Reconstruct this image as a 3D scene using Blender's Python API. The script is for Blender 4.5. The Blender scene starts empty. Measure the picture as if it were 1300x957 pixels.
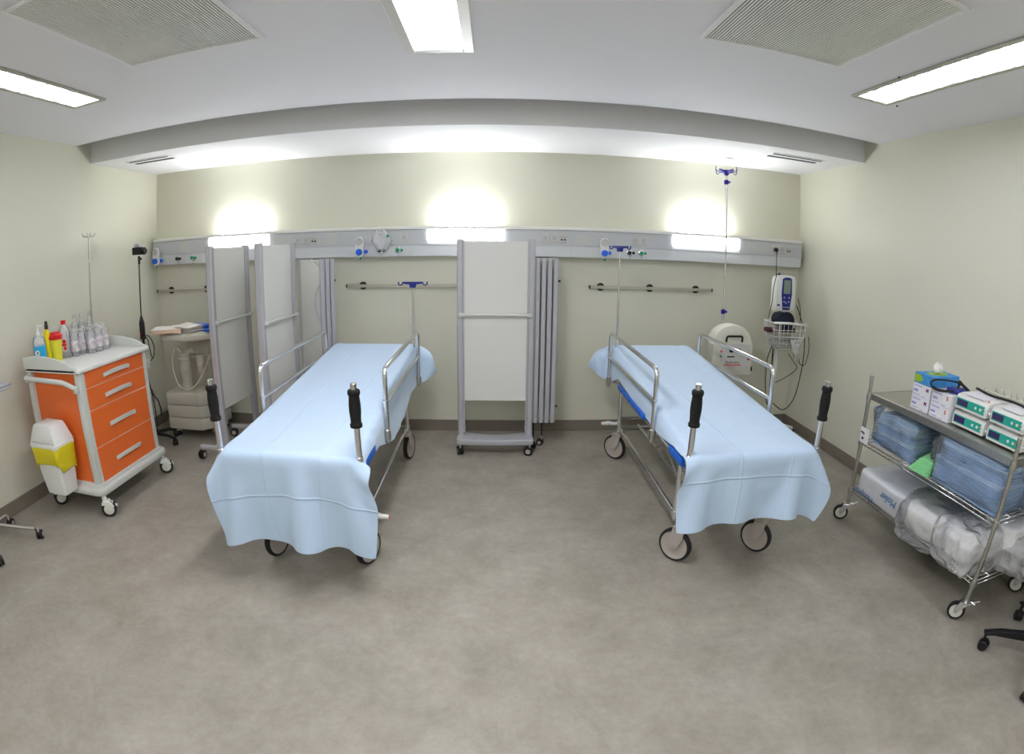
import bpy, bmesh, math, random
import numpy as np
from mathutils import Vector, Matrix
random.seed(7)
PI = math.pi
C = bpy.context.scene.collection
V = Vector

# ------------------------------------------------------------------ materials
def lin(c):
    return tuple(((v/255)/12.92 if v/255 <= .04045 else ((v/255+.055)/1.055)**2.4) for v in c) + (1,)

def mat(name, col, rough=.5, metal=0, noise=0, scale=20, bump=0, bscale=60, trans=0, ior=1.45, alpha=1, coat=0, emit=None, es=0, sheen=0, aniso=None, sub=0):
    m = bpy.data.materials.new(name); m.use_nodes = True
    nt = m.node_tree; b = nt.nodes['Principled BSDF']; L = nt.links.new
    c = lin(col)
    b.inputs['Base Color'].default_value = c
    b.inputs['Roughness'].default_value = rough
    b.inputs['Metallic'].default_value = metal
    b.inputs['Transmission Weight'].default_value = trans
    b.inputs['IOR'].default_value = ior
    b.inputs['Alpha'].default_value = alpha
    b.inputs['Coat Weight'].default_value = coat
    if sheen: b.inputs['Sheen Weight'].default_value = sheen
    if emit:
        b.inputs['Emission Color'].default_value = lin(emit); b.inputs['Emission Strength'].default_value = es
    tc = nt.nodes.new('ShaderNodeTexCoord')
    if noise:
        n = nt.nodes.new('ShaderNodeTexNoise'); n.inputs['Scale'].default_value = scale; n.inputs['Detail'].default_value = 4
        L(tc.outputs['Object'], n.inputs['Vector'])
        r = nt.nodes.new('ShaderNodeMapRange'); r.inputs['From Min'].default_value = .3; r.inputs['From Max'].default_value = .7
        r.inputs['To Min'].default_value = 1-noise; r.inputs['To Max'].default_value = 1+noise
        L(n.outputs['Fac'], r.inputs['Value'])
        x = nt.nodes.new('ShaderNodeVectorMath'); x.operation = 'SCALE'; x.inputs[0].default_value = c[:3]
        L(r.outputs[0], x.inputs['Scale']); L(x.outputs[0], b.inputs['Base Color'])
    if bump:
        n = nt.nodes.new('ShaderNodeTexNoise'); n.inputs['Scale'].default_value = bscale; n.inputs['Detail'].default_value = 3
        L(tc.outputs['Object'], n.inputs['Vector'])
        bp = nt.nodes.new('ShaderNodeBump'); bp.inputs['Strength'].default_value = bump; bp.inputs['Distance'].default_value = .01
        L(n.outputs['Fac'], bp.inputs['Height']); L(bp.outputs[0], b.inputs['Normal'])
    return m

def film(name, col=(240, 243, 247), opacity=.10, rough=.12, bump=1, bscale=9, gl=1.38):
    """thin clear plastic film: mostly see-through, with crinkled gloss"""
    m = bpy.data.materials.new(name); m.use_nodes = True
    nt = m.node_tree; L = nt.links.new; b = nt.nodes['Principled BSDF']; out = nt.nodes['Material Output']
    b.inputs['Base Color'].default_value = lin(col); b.inputs['Roughness'].default_value = rough
    b.inputs['IOR'].default_value = 1.5
    t = nt.nodes.new('ShaderNodeBsdfTransparent'); mx = nt.nodes.new('ShaderNodeMixShader')
    tc = nt.nodes.new('ShaderNodeTexCoord')
    n = nt.nodes.new('ShaderNodeTexNoise'); n.inputs['Scale'].default_value = bscale; n.inputs['Detail'].default_value = 2.5; n.inputs['Distortion'].default_value = .6
    L(tc.outputs['Object'], n.inputs['Vector'])
    bp = nt.nodes.new('ShaderNodeBump'); bp.inputs['Strength'].default_value = bump; bp.inputs['Distance'].default_value = .04
    L(n.outputs['Fac'], bp.inputs['Height']); L(bp.outputs[0], b.inputs['Normal'])
    r = nt.nodes.new('ShaderNodeMapRange'); r.inputs['From Min'].default_value = .35; r.inputs['From Max'].default_value = .7
    r.inputs['To Min'].default_value = opacity*.75; r.inputs['To Max'].default_value = min(1, opacity*1.35)
    L(n.outputs['Fac'], r.inputs['Value']); L(r.outputs[0], mx.inputs[0])
    L(t.outputs[0], mx.inputs[1]); L(b.outputs[0], mx.inputs[2])
    g = nt.nodes.new('ShaderNodeBsdfGlossy'); g.inputs['Roughness'].default_value = rough; g.inputs['Color'].default_value = (1, 1, 1, 1); L(bp.outputs[0], g.inputs['Normal'])
    fr = nt.nodes.new('ShaderNodeFresnel'); fr.inputs['IOR'].default_value = gl; L(bp.outputs[0], fr.inputs['Normal'])
    m2 = nt.nodes.new('ShaderNodeMixShader'); L(fr.outputs[0], m2.inputs[0]); L(mx.outputs[0], m2.inputs[1]); L(g.outputs[0], m2.inputs[2]); L(m2.outputs[0], out.inputs[0])
    return m

def emis(name, col, s):
    m = bpy.data.materials.new(name); m.use_nodes = True
    nt = m.node_tree; b = nt.nodes['Principled BSDF']
    b.inputs['Base Color'].default_value = (.8, .8, .8, 1)
    b.inputs['Emission Color'].default_value = lin(col); b.inputs['Emission Strength'].default_value = s
    return m

M = {}
M['white'] = mat('white_plastic', (226, 226, 222), .35)
M['offwhite'] = mat('cream_plastic', (214, 212, 200), .4)
M['beige'] = mat('beige_plastic', (205, 203, 190), .45)
M['greyplas'] = mat('grey_plastic', (178, 178, 182), .4)
M['castergrey'] = mat('caster_grey', (172, 164, 156), .45)
M['paleframe'] = mat('pale_grey_post', (205, 208, 202), .35)
M['chrome'] = mat('chrome', (222, 222, 224), .14, 1)
M['steel'] = mat('brushed_steel', (190, 188, 182), .3, 1, noise=.06, scale=40)
M['alu'] = mat('aluminium_profile', (184, 184, 190), .4, .3)
M['railsteel'] = mat('rail_steel', (188, 184, 172), .35, .8)
M['black'] = mat('black_plastic', (18, 18, 20), .45)
M['rubber'] = mat('black_rubber', (28, 28, 30), .7)
M['grip'] = mat('black_foam_grip', (10, 10, 11), .75, bump=.3, bscale=300)
M['orange'] = mat('orange_laminate', (234, 112, 48), .35, coat=.2)
M['blue'] = mat('blue_vinyl', (22, 96, 196), .45)
M['navy'] = mat('navy_plastic', (28, 40, 130), .35)
M['purple'] = mat('violet_plastic', (46, 34, 140), .35)
M['knobblue'] = mat('blue_knob', (20, 100, 220), .35)
M['green'] = mat('green_plastic', (30, 140, 100), .4)
M['red'] = mat('red_plastic', (220, 28, 34), .35)
M['yellow'] = mat('yellow_plastic', (235, 215, 20), .4)
M['sharps'] = mat('yellow_translucent_box', (226, 218, 60), .4)
M['binbag'] = mat('yellow_bin_liner', (215, 200, 30), .35, bump=.8, bscale=28)
M['cardwhite'] = mat('white_carton', (226, 226, 232), .6)
M['lilac'] = mat('lilac_print', (150, 150, 210), .6)
M['bluepr'] = mat('blue_print', (52, 110, 165), .6)
M['magpr'] = mat('magenta_print', (150, 50, 140), .6)
M['redpr'] = mat('red_print', (220, 80, 70), .6)
M['teal'] = mat('teal_panel', (40, 170, 150), .4)
M['lcd'] = mat('dark_display', (60, 50, 96), .2)
M['lcdgreen'] = mat('lcd_screen', (135, 150, 135), .25)
M['panelw'] = mat('screen_panel', (218, 218, 213), .5)
M['console'] = mat('console_panel', (206, 209, 212), .4)
M['console2'] = mat('console_upper_panel', (190, 193, 196), .4)
M['socket'] = mat('socket_plate', (196, 196, 192), .4)
M['dark'] = mat('dark_hole', (40, 40, 42), .6)
M['clear'] = mat('clear_plastic', (240, 244, 248), .08, trans=.92, ior=1.2)
M['clearb'] = film('clear_bottle', (250, 251, 254), .24, .1, .0, 3, 1.25)
M['film'] = film('clear_film')
M['film2'] = film('milky_film', (240, 240, 242), .34)
M['haze'] = film('hazy_tubing', (232, 230, 214), .55, .25, 0, 5, 1.25)
M['towel'] = mat('white_towel', (238, 232, 224), .85, noise=.05, scale=12, bump=.3, bscale=200, sheen=.3)
M['towelp'] = mat('peach_edge', (232, 205, 180), .85)
M['gown'] = mat('blue_gown_cloth', (158, 192, 230), .8, noise=.08, scale=14, bump=.4, bscale=60)
M['gown2'] = mat('pale_blue_cloth', (190, 216, 242), .8, noise=.08, scale=14, bump=.4, bscale=60)
M['greencloth'] = mat('green_cloth', (150, 224, 160), .8, noise=.05, scale=14, bump=.4, bscale=60)
M['padwhite'] = mat('white_pads', (226, 226, 226), .75, noise=.06, scale=18, bump=.25, bscale=12)
M['padgreen'] = mat('dark_green_backing', (18, 100, 78), .6)
M['tissueblue'] = mat('tissue_box_print', (60, 140, 205), .5, noise=.25, scale=16)
M['lime'] = mat('lime_print', (150, 190, 50), .5)
M['liquid'] = mat('blue_sanitizer', (40, 165, 215), .2)
M['maroon'] = mat('maroon_cloth', (70, 30, 44), .8)
M['navycloth'] = mat('navy_cuff', (24, 28, 48), .8)
M['glow'] = emis('troffer_tube_glow', (238, 242, 255), 3.2)
M['glowb'] = emis('added_light_glow', (246, 248, 255), 8)  # glow of the added, unseen lights behind the camera
def prismatic(m, s0, s1):
    nt = m.node_tree; L = nt.links.new; tc = nt.nodes.new('ShaderNodeTexCoord'); w = nt.nodes.new('ShaderNodeTexVoronoi'); w.inputs['Scale'].default_value = 24
    L(tc.outputs['Object'], w.inputs['Vector']); r = nt.nodes.new('ShaderNodeMapRange'); r.inputs['From Max'].default_value = .7; r.inputs['To Min'].default_value = s0; r.inputs['To Max'].default_value = s1
    L(w.outputs['Distance'], r.inputs['Value']); L(r.outputs[0], nt.nodes['Principled BSDF'].inputs['Emission Strength'])
prismatic(M['glow'], 9.0, .4)
M['glowc'] = emis('troffer_tube_glow_bright', (250, 250, 255), 12)
M['glowwall'] = emis('wall_lamp_glow', (250, 252, 255), 6)
M['glowup'] = emis('uplight_tube_glow', (250, 252, 255), 58)

# ------------------------------------------------------------------ mesh builder
def fillet(pts, r, seg=5):
    pts = [V(p) for p in pts]; out = [pts[0]]
    for i in range(1, len(pts)-1):
        a, b, c = pts[i-1], pts[i], pts[i+1]
        d1, d2 = (a-b).normalized(), (c-b).normalized()
        ang = d1.angle(d2)
        if ang > PI-.02: out.append(b); continue
        t = min(r/math.tan(ang/2), (a-b).length*.49, (c-b).length*.49)
        p, q = b+d1*t, b+d2*t
        for k in range(seg+1):
            s = k/seg
            out.append((p*(1-s)+b*s)*(1-s)+(b*(1-s)+q*s)*s)
    out.append(pts[-1]); return out

def arc(cx, cy, r, a0, a1, n=10):
    return [(cx+r*math.cos(a0+(a1-a0)*i/n), cy+r*math.sin(a0+(a1-a0)*i/n)) for i in range(n+1)]

def bez(pts, n=8):
    """Catmull-Rom through pts"""
    P = [V(p) for p in pts]; P = [P[0]*2-P[1]]+P+[P[-1]*2-P[-2]]; out = []
    for i in range(1, len(P)-2):
        for k in range(n):
            t = k/n; a, b, c, d = P[i-1], P[i], P[i+1], P[i+2]
            out.append(.5*((2*b)+(c-a)*t+(2*a-5*b+4*c-d)*t*t+(3*b-a-3*c+d)*t**3))
    out.append(P[-2]); return out

class B:
    def __init__(s): s.bm = bmesh.new(); s.mi = 0; s.T = None
    def _fin(s, vs, fs):
        for f in fs: f.material_index = s.mi
        if s.T is not None:
            for v in vs: v.co = s.T @ v.co
        return s
    def box(s, x0, x1, y0, y1, z0, z1, bev=0, seg=2, taper=None):
        t = bmesh.new()
        bmesh.ops.create_cube(t, size=1)
        for v in t.verts:
            k = taper if (taper and v.co.z < 0) else 1
            v.co = V(((x0+x1)/2+v.co.x*(x1-x0)*k, (y0+y1)/2+v.co.y*(y1-y0)*k, (z0+z1)/2+v.co.z*(z1-z0)))
        if bev: bmesh.ops.bevel(t, geom=t.edges[:], offset=bev, segments=seg, profile=.5, affect='EDGES')
        return s.add(t)
    def add(s, t):
        vm = {}; vs = []; fs = []
        for v in t.verts: vm[v] = s.bm.verts.new(v.co); vs.append(vm[v])
        for f in t.faces:
            try: fs.append(s.bm.faces.new([vm[v] for v in f.verts]))
            except ValueError: pass
        t.free(); return s._fin(vs, fs)
    def lathe(s, prof, o=(0, 0, 0), d=(0, 0, 1), n=24, caps=True):
        o = V(o); d = V(d).normalized(); q = V((0, 0, 1)).rotation_difference(d)
        rings = []; vs = []; fs = []
        for r, h in prof:
            ring = []
            for i in range(n):
                a = 2*PI*i/n
                ring.append(s.bm.verts.new(o+q@V((r*math.cos(a), r*math.sin(a), h))))
            rings.append(ring); vs += ring
        for a, b in zip(rings, rings[1:]):
            for i in range(n):
                fs.append(s.bm.faces.new((a[i], a[(i+1) % n], b[(i+1) % n], b[i])))
        if caps:
            fs.append(s.bm.faces.new(rings[0][::-1])); fs.append(s.bm.faces.new(rings[-1]))
        return s._fin(vs, fs)
    def cyl(s, p0, p1, r, r2=None, n=16, bev=0):
        p0, p1 = V(p0), V(p1); h = (p1-p0).length; r2 = r if r2 is None else r2
        if bev: return s.lathe([(r-bev, 0), (r, bev), (r2, h-bev), (r2-bev, h)], p0, p1-p0, n)
        return s.lathe([(r, 0), (r2, h)], p0, p1-p0, n)
    def tube(s, pts, r, n=10, closed=False, flat=1):
        pts = [V(p) for p in pts]
        P = [pts[0]]
        for p in pts[1:]:
            if (p-P[-1]).length > 1e-5: P.append(p)
        pts = P; N = len(pts); rings = []; vs = []; fs = []
        def tan(i):
            if closed: return (pts[(i+1) % N]-pts[i-1]).normalized()
            return (pts[min(i+1, N-1)]-pts[max(i-1, 0)]).normalized()
        t0 = tan(0); up = V((0, 0, 1)) if abs(t0.z) < .9 else V((1, 0, 0))
        u = t0.cross(up).normalized(); prev = t0
        for i in range(N):
            t = tan(i); u = (prev.rotation_difference(t) @ u); u = (u-t*u.dot(t)).normalized(); prev = t
            w = t.cross(u)
            rr = r[i] if isinstance(r, (list, tuple)) else r
            ring = [s.bm.verts.new(pts[i]+(u*math.cos(2*PI*k/n)+w*math.sin(2*PI*k/n)*flat)*rr) for k in range(n)]
            rings.append(ring); vs += ring
        pairs = list(zip(rings, rings[1:]))+([(rings[-1], rings[0])] if closed else [])
        for a, b in pairs:
            for i in range(n): fs.append(s.bm.faces.new((a[i], a[(i+1) % n], b[(i+1) % n], b[i])))
        if not closed:
            fs.append(s.bm.faces.new(rings[0][::-1])); fs.append(s.bm.faces.new(rings[-1]))
        return s._fin(vs, fs)
    def prism(s, poly, a0, a1, ax='z', bev=0):
        """extrude a 2-D polygon along an axis: z -> (x,y), y -> (x,z), x -> (y,z)"""
        t = bmesh.new()
        f3 = {'z': lambda p, a: V((p[0], p[1], a)), 'y': lambda p, a: V((p[0], a, p[1])), 'x': lambda p, a: V((a, p[0], p[1]))}[ax]
        lo = [t.verts.new(f3(p, a0)) for p in poly]; hi = [t.verts.new(f3(p, a1)) for p in poly]
        t.faces.new(lo[::-1]); t.faces.new(hi); n = len(poly)
        for i in range(n): t.faces.new((lo[i], lo[(i+1) % n], hi[(i+1) % n], hi[i]))
        bmesh.ops.recalc_face_normals(t, faces=t.faces[:])
        if bev:
            e = [e for e in t.edges if (e.verts[0] in lo) == (e.verts[1] in lo)]
            bmesh.ops.bevel(t, geom=e, offset=bev, segments=2, profile=.5, affect='EDGES')
        return s.add(t)
    def grid(s, P, closed_u=False):
        """P: list of rows of points"""
        R = [[s.bm.verts.new(V(p)) for p in row] for row in P]; fs = []; vs = [v for r in R for v in r]
        for a, b in zip(R, R[1:]):
            m = len(a)
            for i in range(m if closed_u else m-1):
                fs.append(s.bm.faces.new((a[i], a[(i+1) % m], b[(i+1) % m], b[i])))
        return s._fin(vs, fs)
    def sphere(s, c, r, sc=(1, 1, 1), n=16):
        t = bmesh.new(); bmesh.ops.create_uvsphere(t, u_segments=n, v_segments=max(6, n//2), radius=r)
        for v in t.verts: v.co = V(c)+V((v.co.x*sc[0], v.co.y*sc[1], v.co.z*sc[2]))
        return s.add(t)
    def build(s, name, mats, parent=None, smooth=35, sub=0, solid=0, recalc=True):
        if recalc: bmesh.ops.recalc_face_normals(s.bm, faces=s.bm.faces[:])
        me = bpy.data.meshes.new(name); s.bm.to_mesh(me); s.bm.free()
        for m in (mats if isinstance(mats, (list, tuple)) else [mats]): me.materials.append(M[m] if isinstance(m, str) else m)
        me.shade_smooth()
        if smooth < 180: me.set_sharp_from_angle(angle=math.radians(smooth))
        o = bpy.data.objects.new(name, me); C.objects.link(o)
        if parent: o.parent = parent
        if solid: m = o.modifiers.new('thickness', 'SOLIDIFY'); m.thickness = solid; m.offset = 0
        if sub: m = o.modifiers.new('smooth', 'SUBSURF'); m.levels = sub; m.render_levels = sub
        return o

def thing(name, label, cat, loc=(0, 0, 0), rot=0, group=None):
    o = bpy.data.objects.new(name, None); C.objects.link(o); o.location = loc; o.rotation_euler = (0, 0, rot)
    o.empty_display_size = .05
    return tag(o, label, cat, group)

def tag(o, label, cat, group=None, kind=None):
    o['label'] = label; o['category'] = cat
    if group: o['group'] = group
    if kind: o['kind'] = kind
    return o

def struct(o):
    o['kind'] = 'structure'; return o

def dup(root, loc, rot=None, label=None, group=None):
    r = root.copy(); C.objects.link(r); r.location = loc
    if rot is not None: r.rotation_euler = (0, 0, rot)
    if label: r['label'] = label
    if group: r['group'] = group
    for ch in list(root.children):
        c = ch.copy(); C.objects.link(c); c.parent = r
        for g in list(ch.children):
            d = g.copy(); C.objects.link(d); d.parent = c
    return r

def text(name, body, size, mtl, parent, mtx, extrude=.0006, align='CENTER', bold=False):
    """lettering as a thin raised mesh; local text plane is x-right, y-up, z-out, mapped by mtx"""
    cu = bpy.data.curves.new(name, 'FONT'); cu.body = body; cu.size = size; cu.extrude = extrude
    cu.align_x = align; cu.align_y = 'CENTER'; cu.resolution_u = 3
    if bold: cu.offset = size*.02
    t = bpy.data.objects.new('tmp', cu); C.objects.link(t)
    bpy.context.view_layer.update()
    me = bpy.data.meshes.new_from_object(t.evaluated_get(bpy.context.evaluated_depsgraph_get()))
    bpy.data.objects.remove(t)
    me.materials.clear(); me.materials.append(M[mtl]); me.transform(mtx); me.name = name
    o = bpy.data.objects.new(name, me); C.objects.link(o)
    if parent: o.parent = parent
    return o

def face_mtx(pos, right, up):
    r, u = V(right).normalized(), V(up).normalized(); n = r.cross(u)
    m = Matrix((r, u, n)).transposed().to_4x4(); m.translation = V(pos); return m

# ------------------------------------------------------------------ camera (fisheye lens, measured from the room's straight lines)
f_px = 673.7; pit, yaw, rol = -.1798, -.02977, .0116
cp, sp, cy, sy, cr, sr = math.cos(pit), math.sin(pit), math.cos(yaw), math.sin(yaw), math.cos(rol), math.sin(rol)
R = (Matrix(((cy, -sy, 0), (sy, cy, 0), (0, 0, 1))) @ Matrix(((1, 0, 0), (0, cp, -sp), (0, sp, cp)))
     @ Matrix(((1, 0, 0), (0, 0, 1), (0, 1, 0))) @ Matrix(((cr, -sr, 0), (sr, cr, 0), (0, 0, 1))))
cam = bpy.data.cameras.new('camera'); co = bpy.data.objects.new('camera', cam); C.objects.link(co)
bpy.context.scene.camera = co
m4 = Matrix((R.col[0], R.col[1], -R.col[2])).transposed().to_4x4(); m4.translation = (0, 0, 1.65); co.matrix_world = m4
cam.type = 'PANO'; cam.sensor_width = 36; cam.sensor_fit = 'HORIZONTAL'; cam.clip_start = .02
cam.panorama_type = 'FISHEYE_LENS_POLYNOMIAL'; cam.fisheye_fov = math.radians(200)
cam.fisheye_polynomial_k0 = 0; cam.fisheye_polynomial_k1 = -1300/36/f_px
cam.fisheye_polynomial_k2 = 0; cam.fisheye_polynomial_k3 = 0; cam.fisheye_polynomial_k4 = 0
cam.shift_y = -44.5/957

# ------------------------------------------------------------------ room shell
XL, XR, YB, YF, ZC, ZS = -3.38, 2.90, 4.563, -2.6, 2.605, 2.473
YS, YC = 3.53, 3.345          # soffit face, edge of the main ceiling

def wall_mat():
    m = mat('cream_wall_paint', (216, 215, 198), .5)
    nt = m.node_tree; L = nt.links.new; b = nt.nodes['Principled BSDF']
    tc = nt.nodes.new('ShaderNodeTexCoord'); sx = nt.nodes.new('ShaderNodeSeparateXYZ'); L(tc.outputs['Object'], sx.inputs[0])
    ad = nt.nodes.new('ShaderNodeMath'); ad.operation = 'ADD'; L(sx.outputs[0], ad.inputs[0]); L(sx.outputs[1], ad.inputs[1])
    pp = nt.nodes.new('ShaderNodeMath'); pp.operation = 'PINGPONG'; pp.inputs[1].default_value = .61; L(ad.outputs[0], pp.inputs[0])
    lt = nt.nodes.new('ShaderNodeMath'); lt.operation = 'LESS_THAN'; lt.inputs[1].default_value = .002; L(pp.outputs[0], lt.inputs[0])
    mx = nt.nodes.new('ShaderNodeMix'); mx.data_type = 'RGBA'; mx.inputs['A'].default_value = lin((216, 215, 198)); mx.inputs['B'].default_value = lin((213, 212, 195))
    L(lt.outputs[0], mx.inputs['Factor']); L(mx.outputs['Result'], b.inputs['Base Color'])
    n = nt.nodes.new('ShaderNodeTexNoise'); n.inputs['Scale'].default_value = 180
    L(tc.outputs['Object'], n.inputs['Vector'])
    bp = nt.nodes.new('ShaderNodeBump'); bp.inputs['Strength'].default_value = .05; bp.inputs['Distance'].default_value = .004
    L(n.outputs['Fac'], bp.inputs['Height']); L(bp.outputs[0], b.inputs['Normal'])
    return m
def floor_mat():
    m = mat('grey_vinyl_floor', (150, 143, 132), .42)
    nt = m.node_tree; L = nt.links.new; b = nt.nodes['Principled BSDF']
    tc = nt.nodes.new('ShaderNodeTexCoord')
    def noise(sc, det, rough=.6, dist=0):
        n = nt.nodes.new('ShaderNodeTexNoise'); n.inputs['Scale'].default_value = sc; n.inputs['Detail'].default_value = det
        n.inputs['Roughness'].default_value = rough; n.inputs['Distortion'].default_value = dist
        L(tc.outputs['Object'], n.inputs['Vector']); return n
    a = noise(3.4, 8, .72, .3); c = noise(26, 6, .75)
    ad = nt.nodes.new('ShaderNodeMath'); ad.operation = 'MULTIPLY_ADD'; ad.inputs[1].default_value = .45
    L(c.outputs['Fac'], ad.inputs[0]); L(a.outputs['Fac'], ad.inputs[2])
    cr_ = nt.nodes.new('ShaderNodeValToRGB'); e = cr_.color_ramp.elements
    e[0].position = .50; e[0].color = lin((135, 129, 118)); e[1].position = .95; e[1].color = lin((165, 160, 150))
    x = e.new(.72); x.color = lin((151, 145, 134))
    L(ad.outputs[0], cr_.inputs[0])
    sx = nt.nodes.new('ShaderNodeSeparateXYZ'); L(tc.outputs['Object'], sx.inputs[0])
    pp = nt.nodes.new('ShaderNodeMath'); pp.operation = 'PINGPONG'; pp.inputs[1].default_value = 1.0; L(sx.outputs[0], pp.inputs[0])
    lt = nt.nodes.new('ShaderNodeMath'); lt.operation = 'LESS_THAN'; lt.inputs[1].default_value = .0015; L(pp.outputs[0], lt.inputs[0])
    mu = nt.nodes.new('ShaderNodeMath'); mu.operation = 'MULTIPLY'; mu.inputs[1].default_value = .12; L(lt.outputs[0], mu.inputs[0])
    mx = nt.nodes.new('ShaderNodeMix'); mx.data_type = 'RGBA'; mx.inputs['B'].default_value = lin((105, 98, 88))
    L(mu.outputs[0], mx.inputs['Factor']); L(cr_.outputs[0], mx.inputs['A']); L(mx.outputs['Result'], b.inputs['Base Color'])
    return m
M['wall'] = wall_mat(); M['floor'] = floor_mat()
M['ceil'] = mat('ceiling_paint', (234, 234, 239), .8)
M['ceilw'] = mat('soffit_paint', (238, 238, 240), .8)
M['base'] = mat('grey_vinyl_skirting', (126, 118, 106), .5, noise=.06, scale=8)
b = B(); b.box(XL-.1, XR+.1, YF-.1, YB+.1, -.08, 0); struct(b.build('floor', 'floor'))
b = B(); b.box(XL-.1, XL, YF-.1, YB+.1, 0, 3.0); struct(b.build('wall_left', 'wall'))
b = B(); b.box(XR, XR+.1, YF-.1, YB+.1, 0, 3.0); struct(b.build('wall_right', 'wall'))
b = B(); b.box(XL, XR, YB, YB+.1, 0, 3.0); struct(b.build('wall_back', 'wall'))
b = B(); b.box(XL, XR, YF-.1, YF, 0, 3.0); struct(b.build('wall_front', 'wall'))
b = B(); b.box(XL, XR, YF, YC, ZC, ZC+.1); struct(b.build('ceiling', 'ceil'))
b = B(); b.box(XL, XR, YS, YB, ZS, ZS+.45); struct(b.build('ceiling_soffit', 'ceilw'))
b = B(); b.box(XL, XR, YC, YS, 2.92, 3.0); struct(b.build('ceiling_recess', 'ceil'))
H = .102
def skirt(name, x0, x1, y0, y1):
    b = B(); b.box(x0, x1, y0, y1, 0, H, .002, 1); struct(b.build(name, 'base'))
skirt('baseboard_left', XL, XL+.012, YF, YB); skirt('baseboard_right', XR-.012, XR, YF, YB)
skirt('baseboard_back', XL+.012, XR-.012, YB-.012, YB)

# ------------------------------------------------------------------ ceiling fittings
def troffer(x0, x1, y0, y1, label, glow, w=.03):
    t = thing('ceiling_light', label, 'ceiling light', ((x0+x1)/2, (y0+y1)/2, ZC))
    a, c = (x1-x0)/2, (y1-y0)/2
    f = B()
    for q in ((-a, -a+w, -c, c), (a-w, a, -c, c), (-a+w, a-w, -c, -c+w), (-a+w, a-w, c-w, c)): f.box(*q, -.012, .0, .003, 1)
    f.build('frame', 'white' if glow == 'glowc' else 'railsteel', t)
    d = B(); d.box(-a+w, a-w, -c+w, c-w, -.004, -.001); d.build('diffuser', glow, t)
    l = B(); n = int((y1-y0)/.1)
    l.box(-.004, .004, -c+w, c-w, -.009, -.004)
    for i in range(1, n): l.box(-a+w, a-w, -c+i*2*c/n-.0015, -c+i*2*c/n+.0015, -.008, -.004)
    if glow == 'glow': l.build('louvre', M['louv'], t)
    return t
M['louv'] = mat('prismatic_louvre', (225, 230, 250), .3, emit=(200, 212, 250), es=.28)
troffer(-2.55, -2.27, .95, 2.47, 'long recessed ceiling light above the orange cart, on the left', 'glow')
troffer(-.45, -.12, .95, 2.47, 'very bright recessed ceiling light in the middle of the ceiling', 'glowc', .05)
troffer(1.93, 2.21, .95, 2.45, 'long recessed ceiling light by the right wall, above the wire trolley', 'glow')

def grille(x0, x1, y0, y1, label):
    t = thing('ceiling_vent', label, 'air vent', ((x0+x1)/2, (y0+y1)/2, ZC))
    a, c, w = (x1-x0)/2, (y1-y0)/2, .022
    f = B()
    for q in ((-a, -a+w, -c, c), (a-w, a, -c, c), (-a+w, a-w, -c, -c+w), (-a+w, a-w, c-w, c)): f.box(*q, -.012, -.0, .003, 1)
    f.build('frame', 'ceilw', t)
    b = B(); b.box(-a+w, a-w, -c+w, c-w, -.002, -.0005); b.build('backing', M['ventback'], t)
    s = B(); n = 52
    for i in range(n):
        x = -a+w+(i+.5)*(2*a-2*w)/n
        s.box(x-.0038, x+.0038, -c+w, c-w, -.006, -.003)
    s.build('slat_panel', M['ventslat'], t)
M['ventback'] = mat('vent_backing', (70, 69, 66), .8)
M['ventslat'] = mat('vent_slats', (240, 240, 235), .6)
troffer(-2.55, -2.27, -1.9, -.4, 'added unseen ceiling light behind the camera, left side', 'glowb')  # these three lights are added out of view to brighten the room
troffer(-.45, -.12, -1.9, -.4, 'added unseen ceiling light behind the camera, in the middle', 'glowb')
troffer(1.93, 2.21, -1.9, -.4, 'added unseen ceiling light behind the camera, right side', 'glowb')
grille(-1.78, -1.025, 1.21, 2.105, 'square slatted ceiling vent left of the middle ceiling light')
grille(.845, 1.6, 1.21, 2.105, 'square slatted ceiling vent between the middle and right ceiling lights')
def slotvent(x0, x1, label):
    t = thing('slot_vent', label, 'air vent', ((x0+x1)/2, 3.81, ZS))
    a = (x1-x0)/2
    f = B(); f.box(-a-.02, a+.02, -.085, .085, -.006, -.0, .002, 1); f.build('frame', 'ceilw', t)
    for q in ((-.065, -.045), (.02, .062)):
        s = B(); s.box(-a, a, *q, -.009, -.006); s.build('slot', M['ventback'], t)
slotvent(-3.1, -2.68, 'narrow slot vent in the lowered ceiling near the left wall')
slotvent(2.13, 2.6, 'narrow slot vent in the lowered ceiling near the right wall')
def stud(x, y, label):
    b = B(); b.lathe([(.007, .001), (.007, -.004), (.004, -.008)], (x, y, ZC), n=12); tag(b.build('sprinkler_stud', 'dark'), label, 'ceiling fitting')
stud(1.93, 2.02, 'tiny dark stud on the ceiling left of the right ceiling light')
stud(2.27, 2.42, 'tiny dark stud on the ceiling between right ceiling light and wall')

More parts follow.
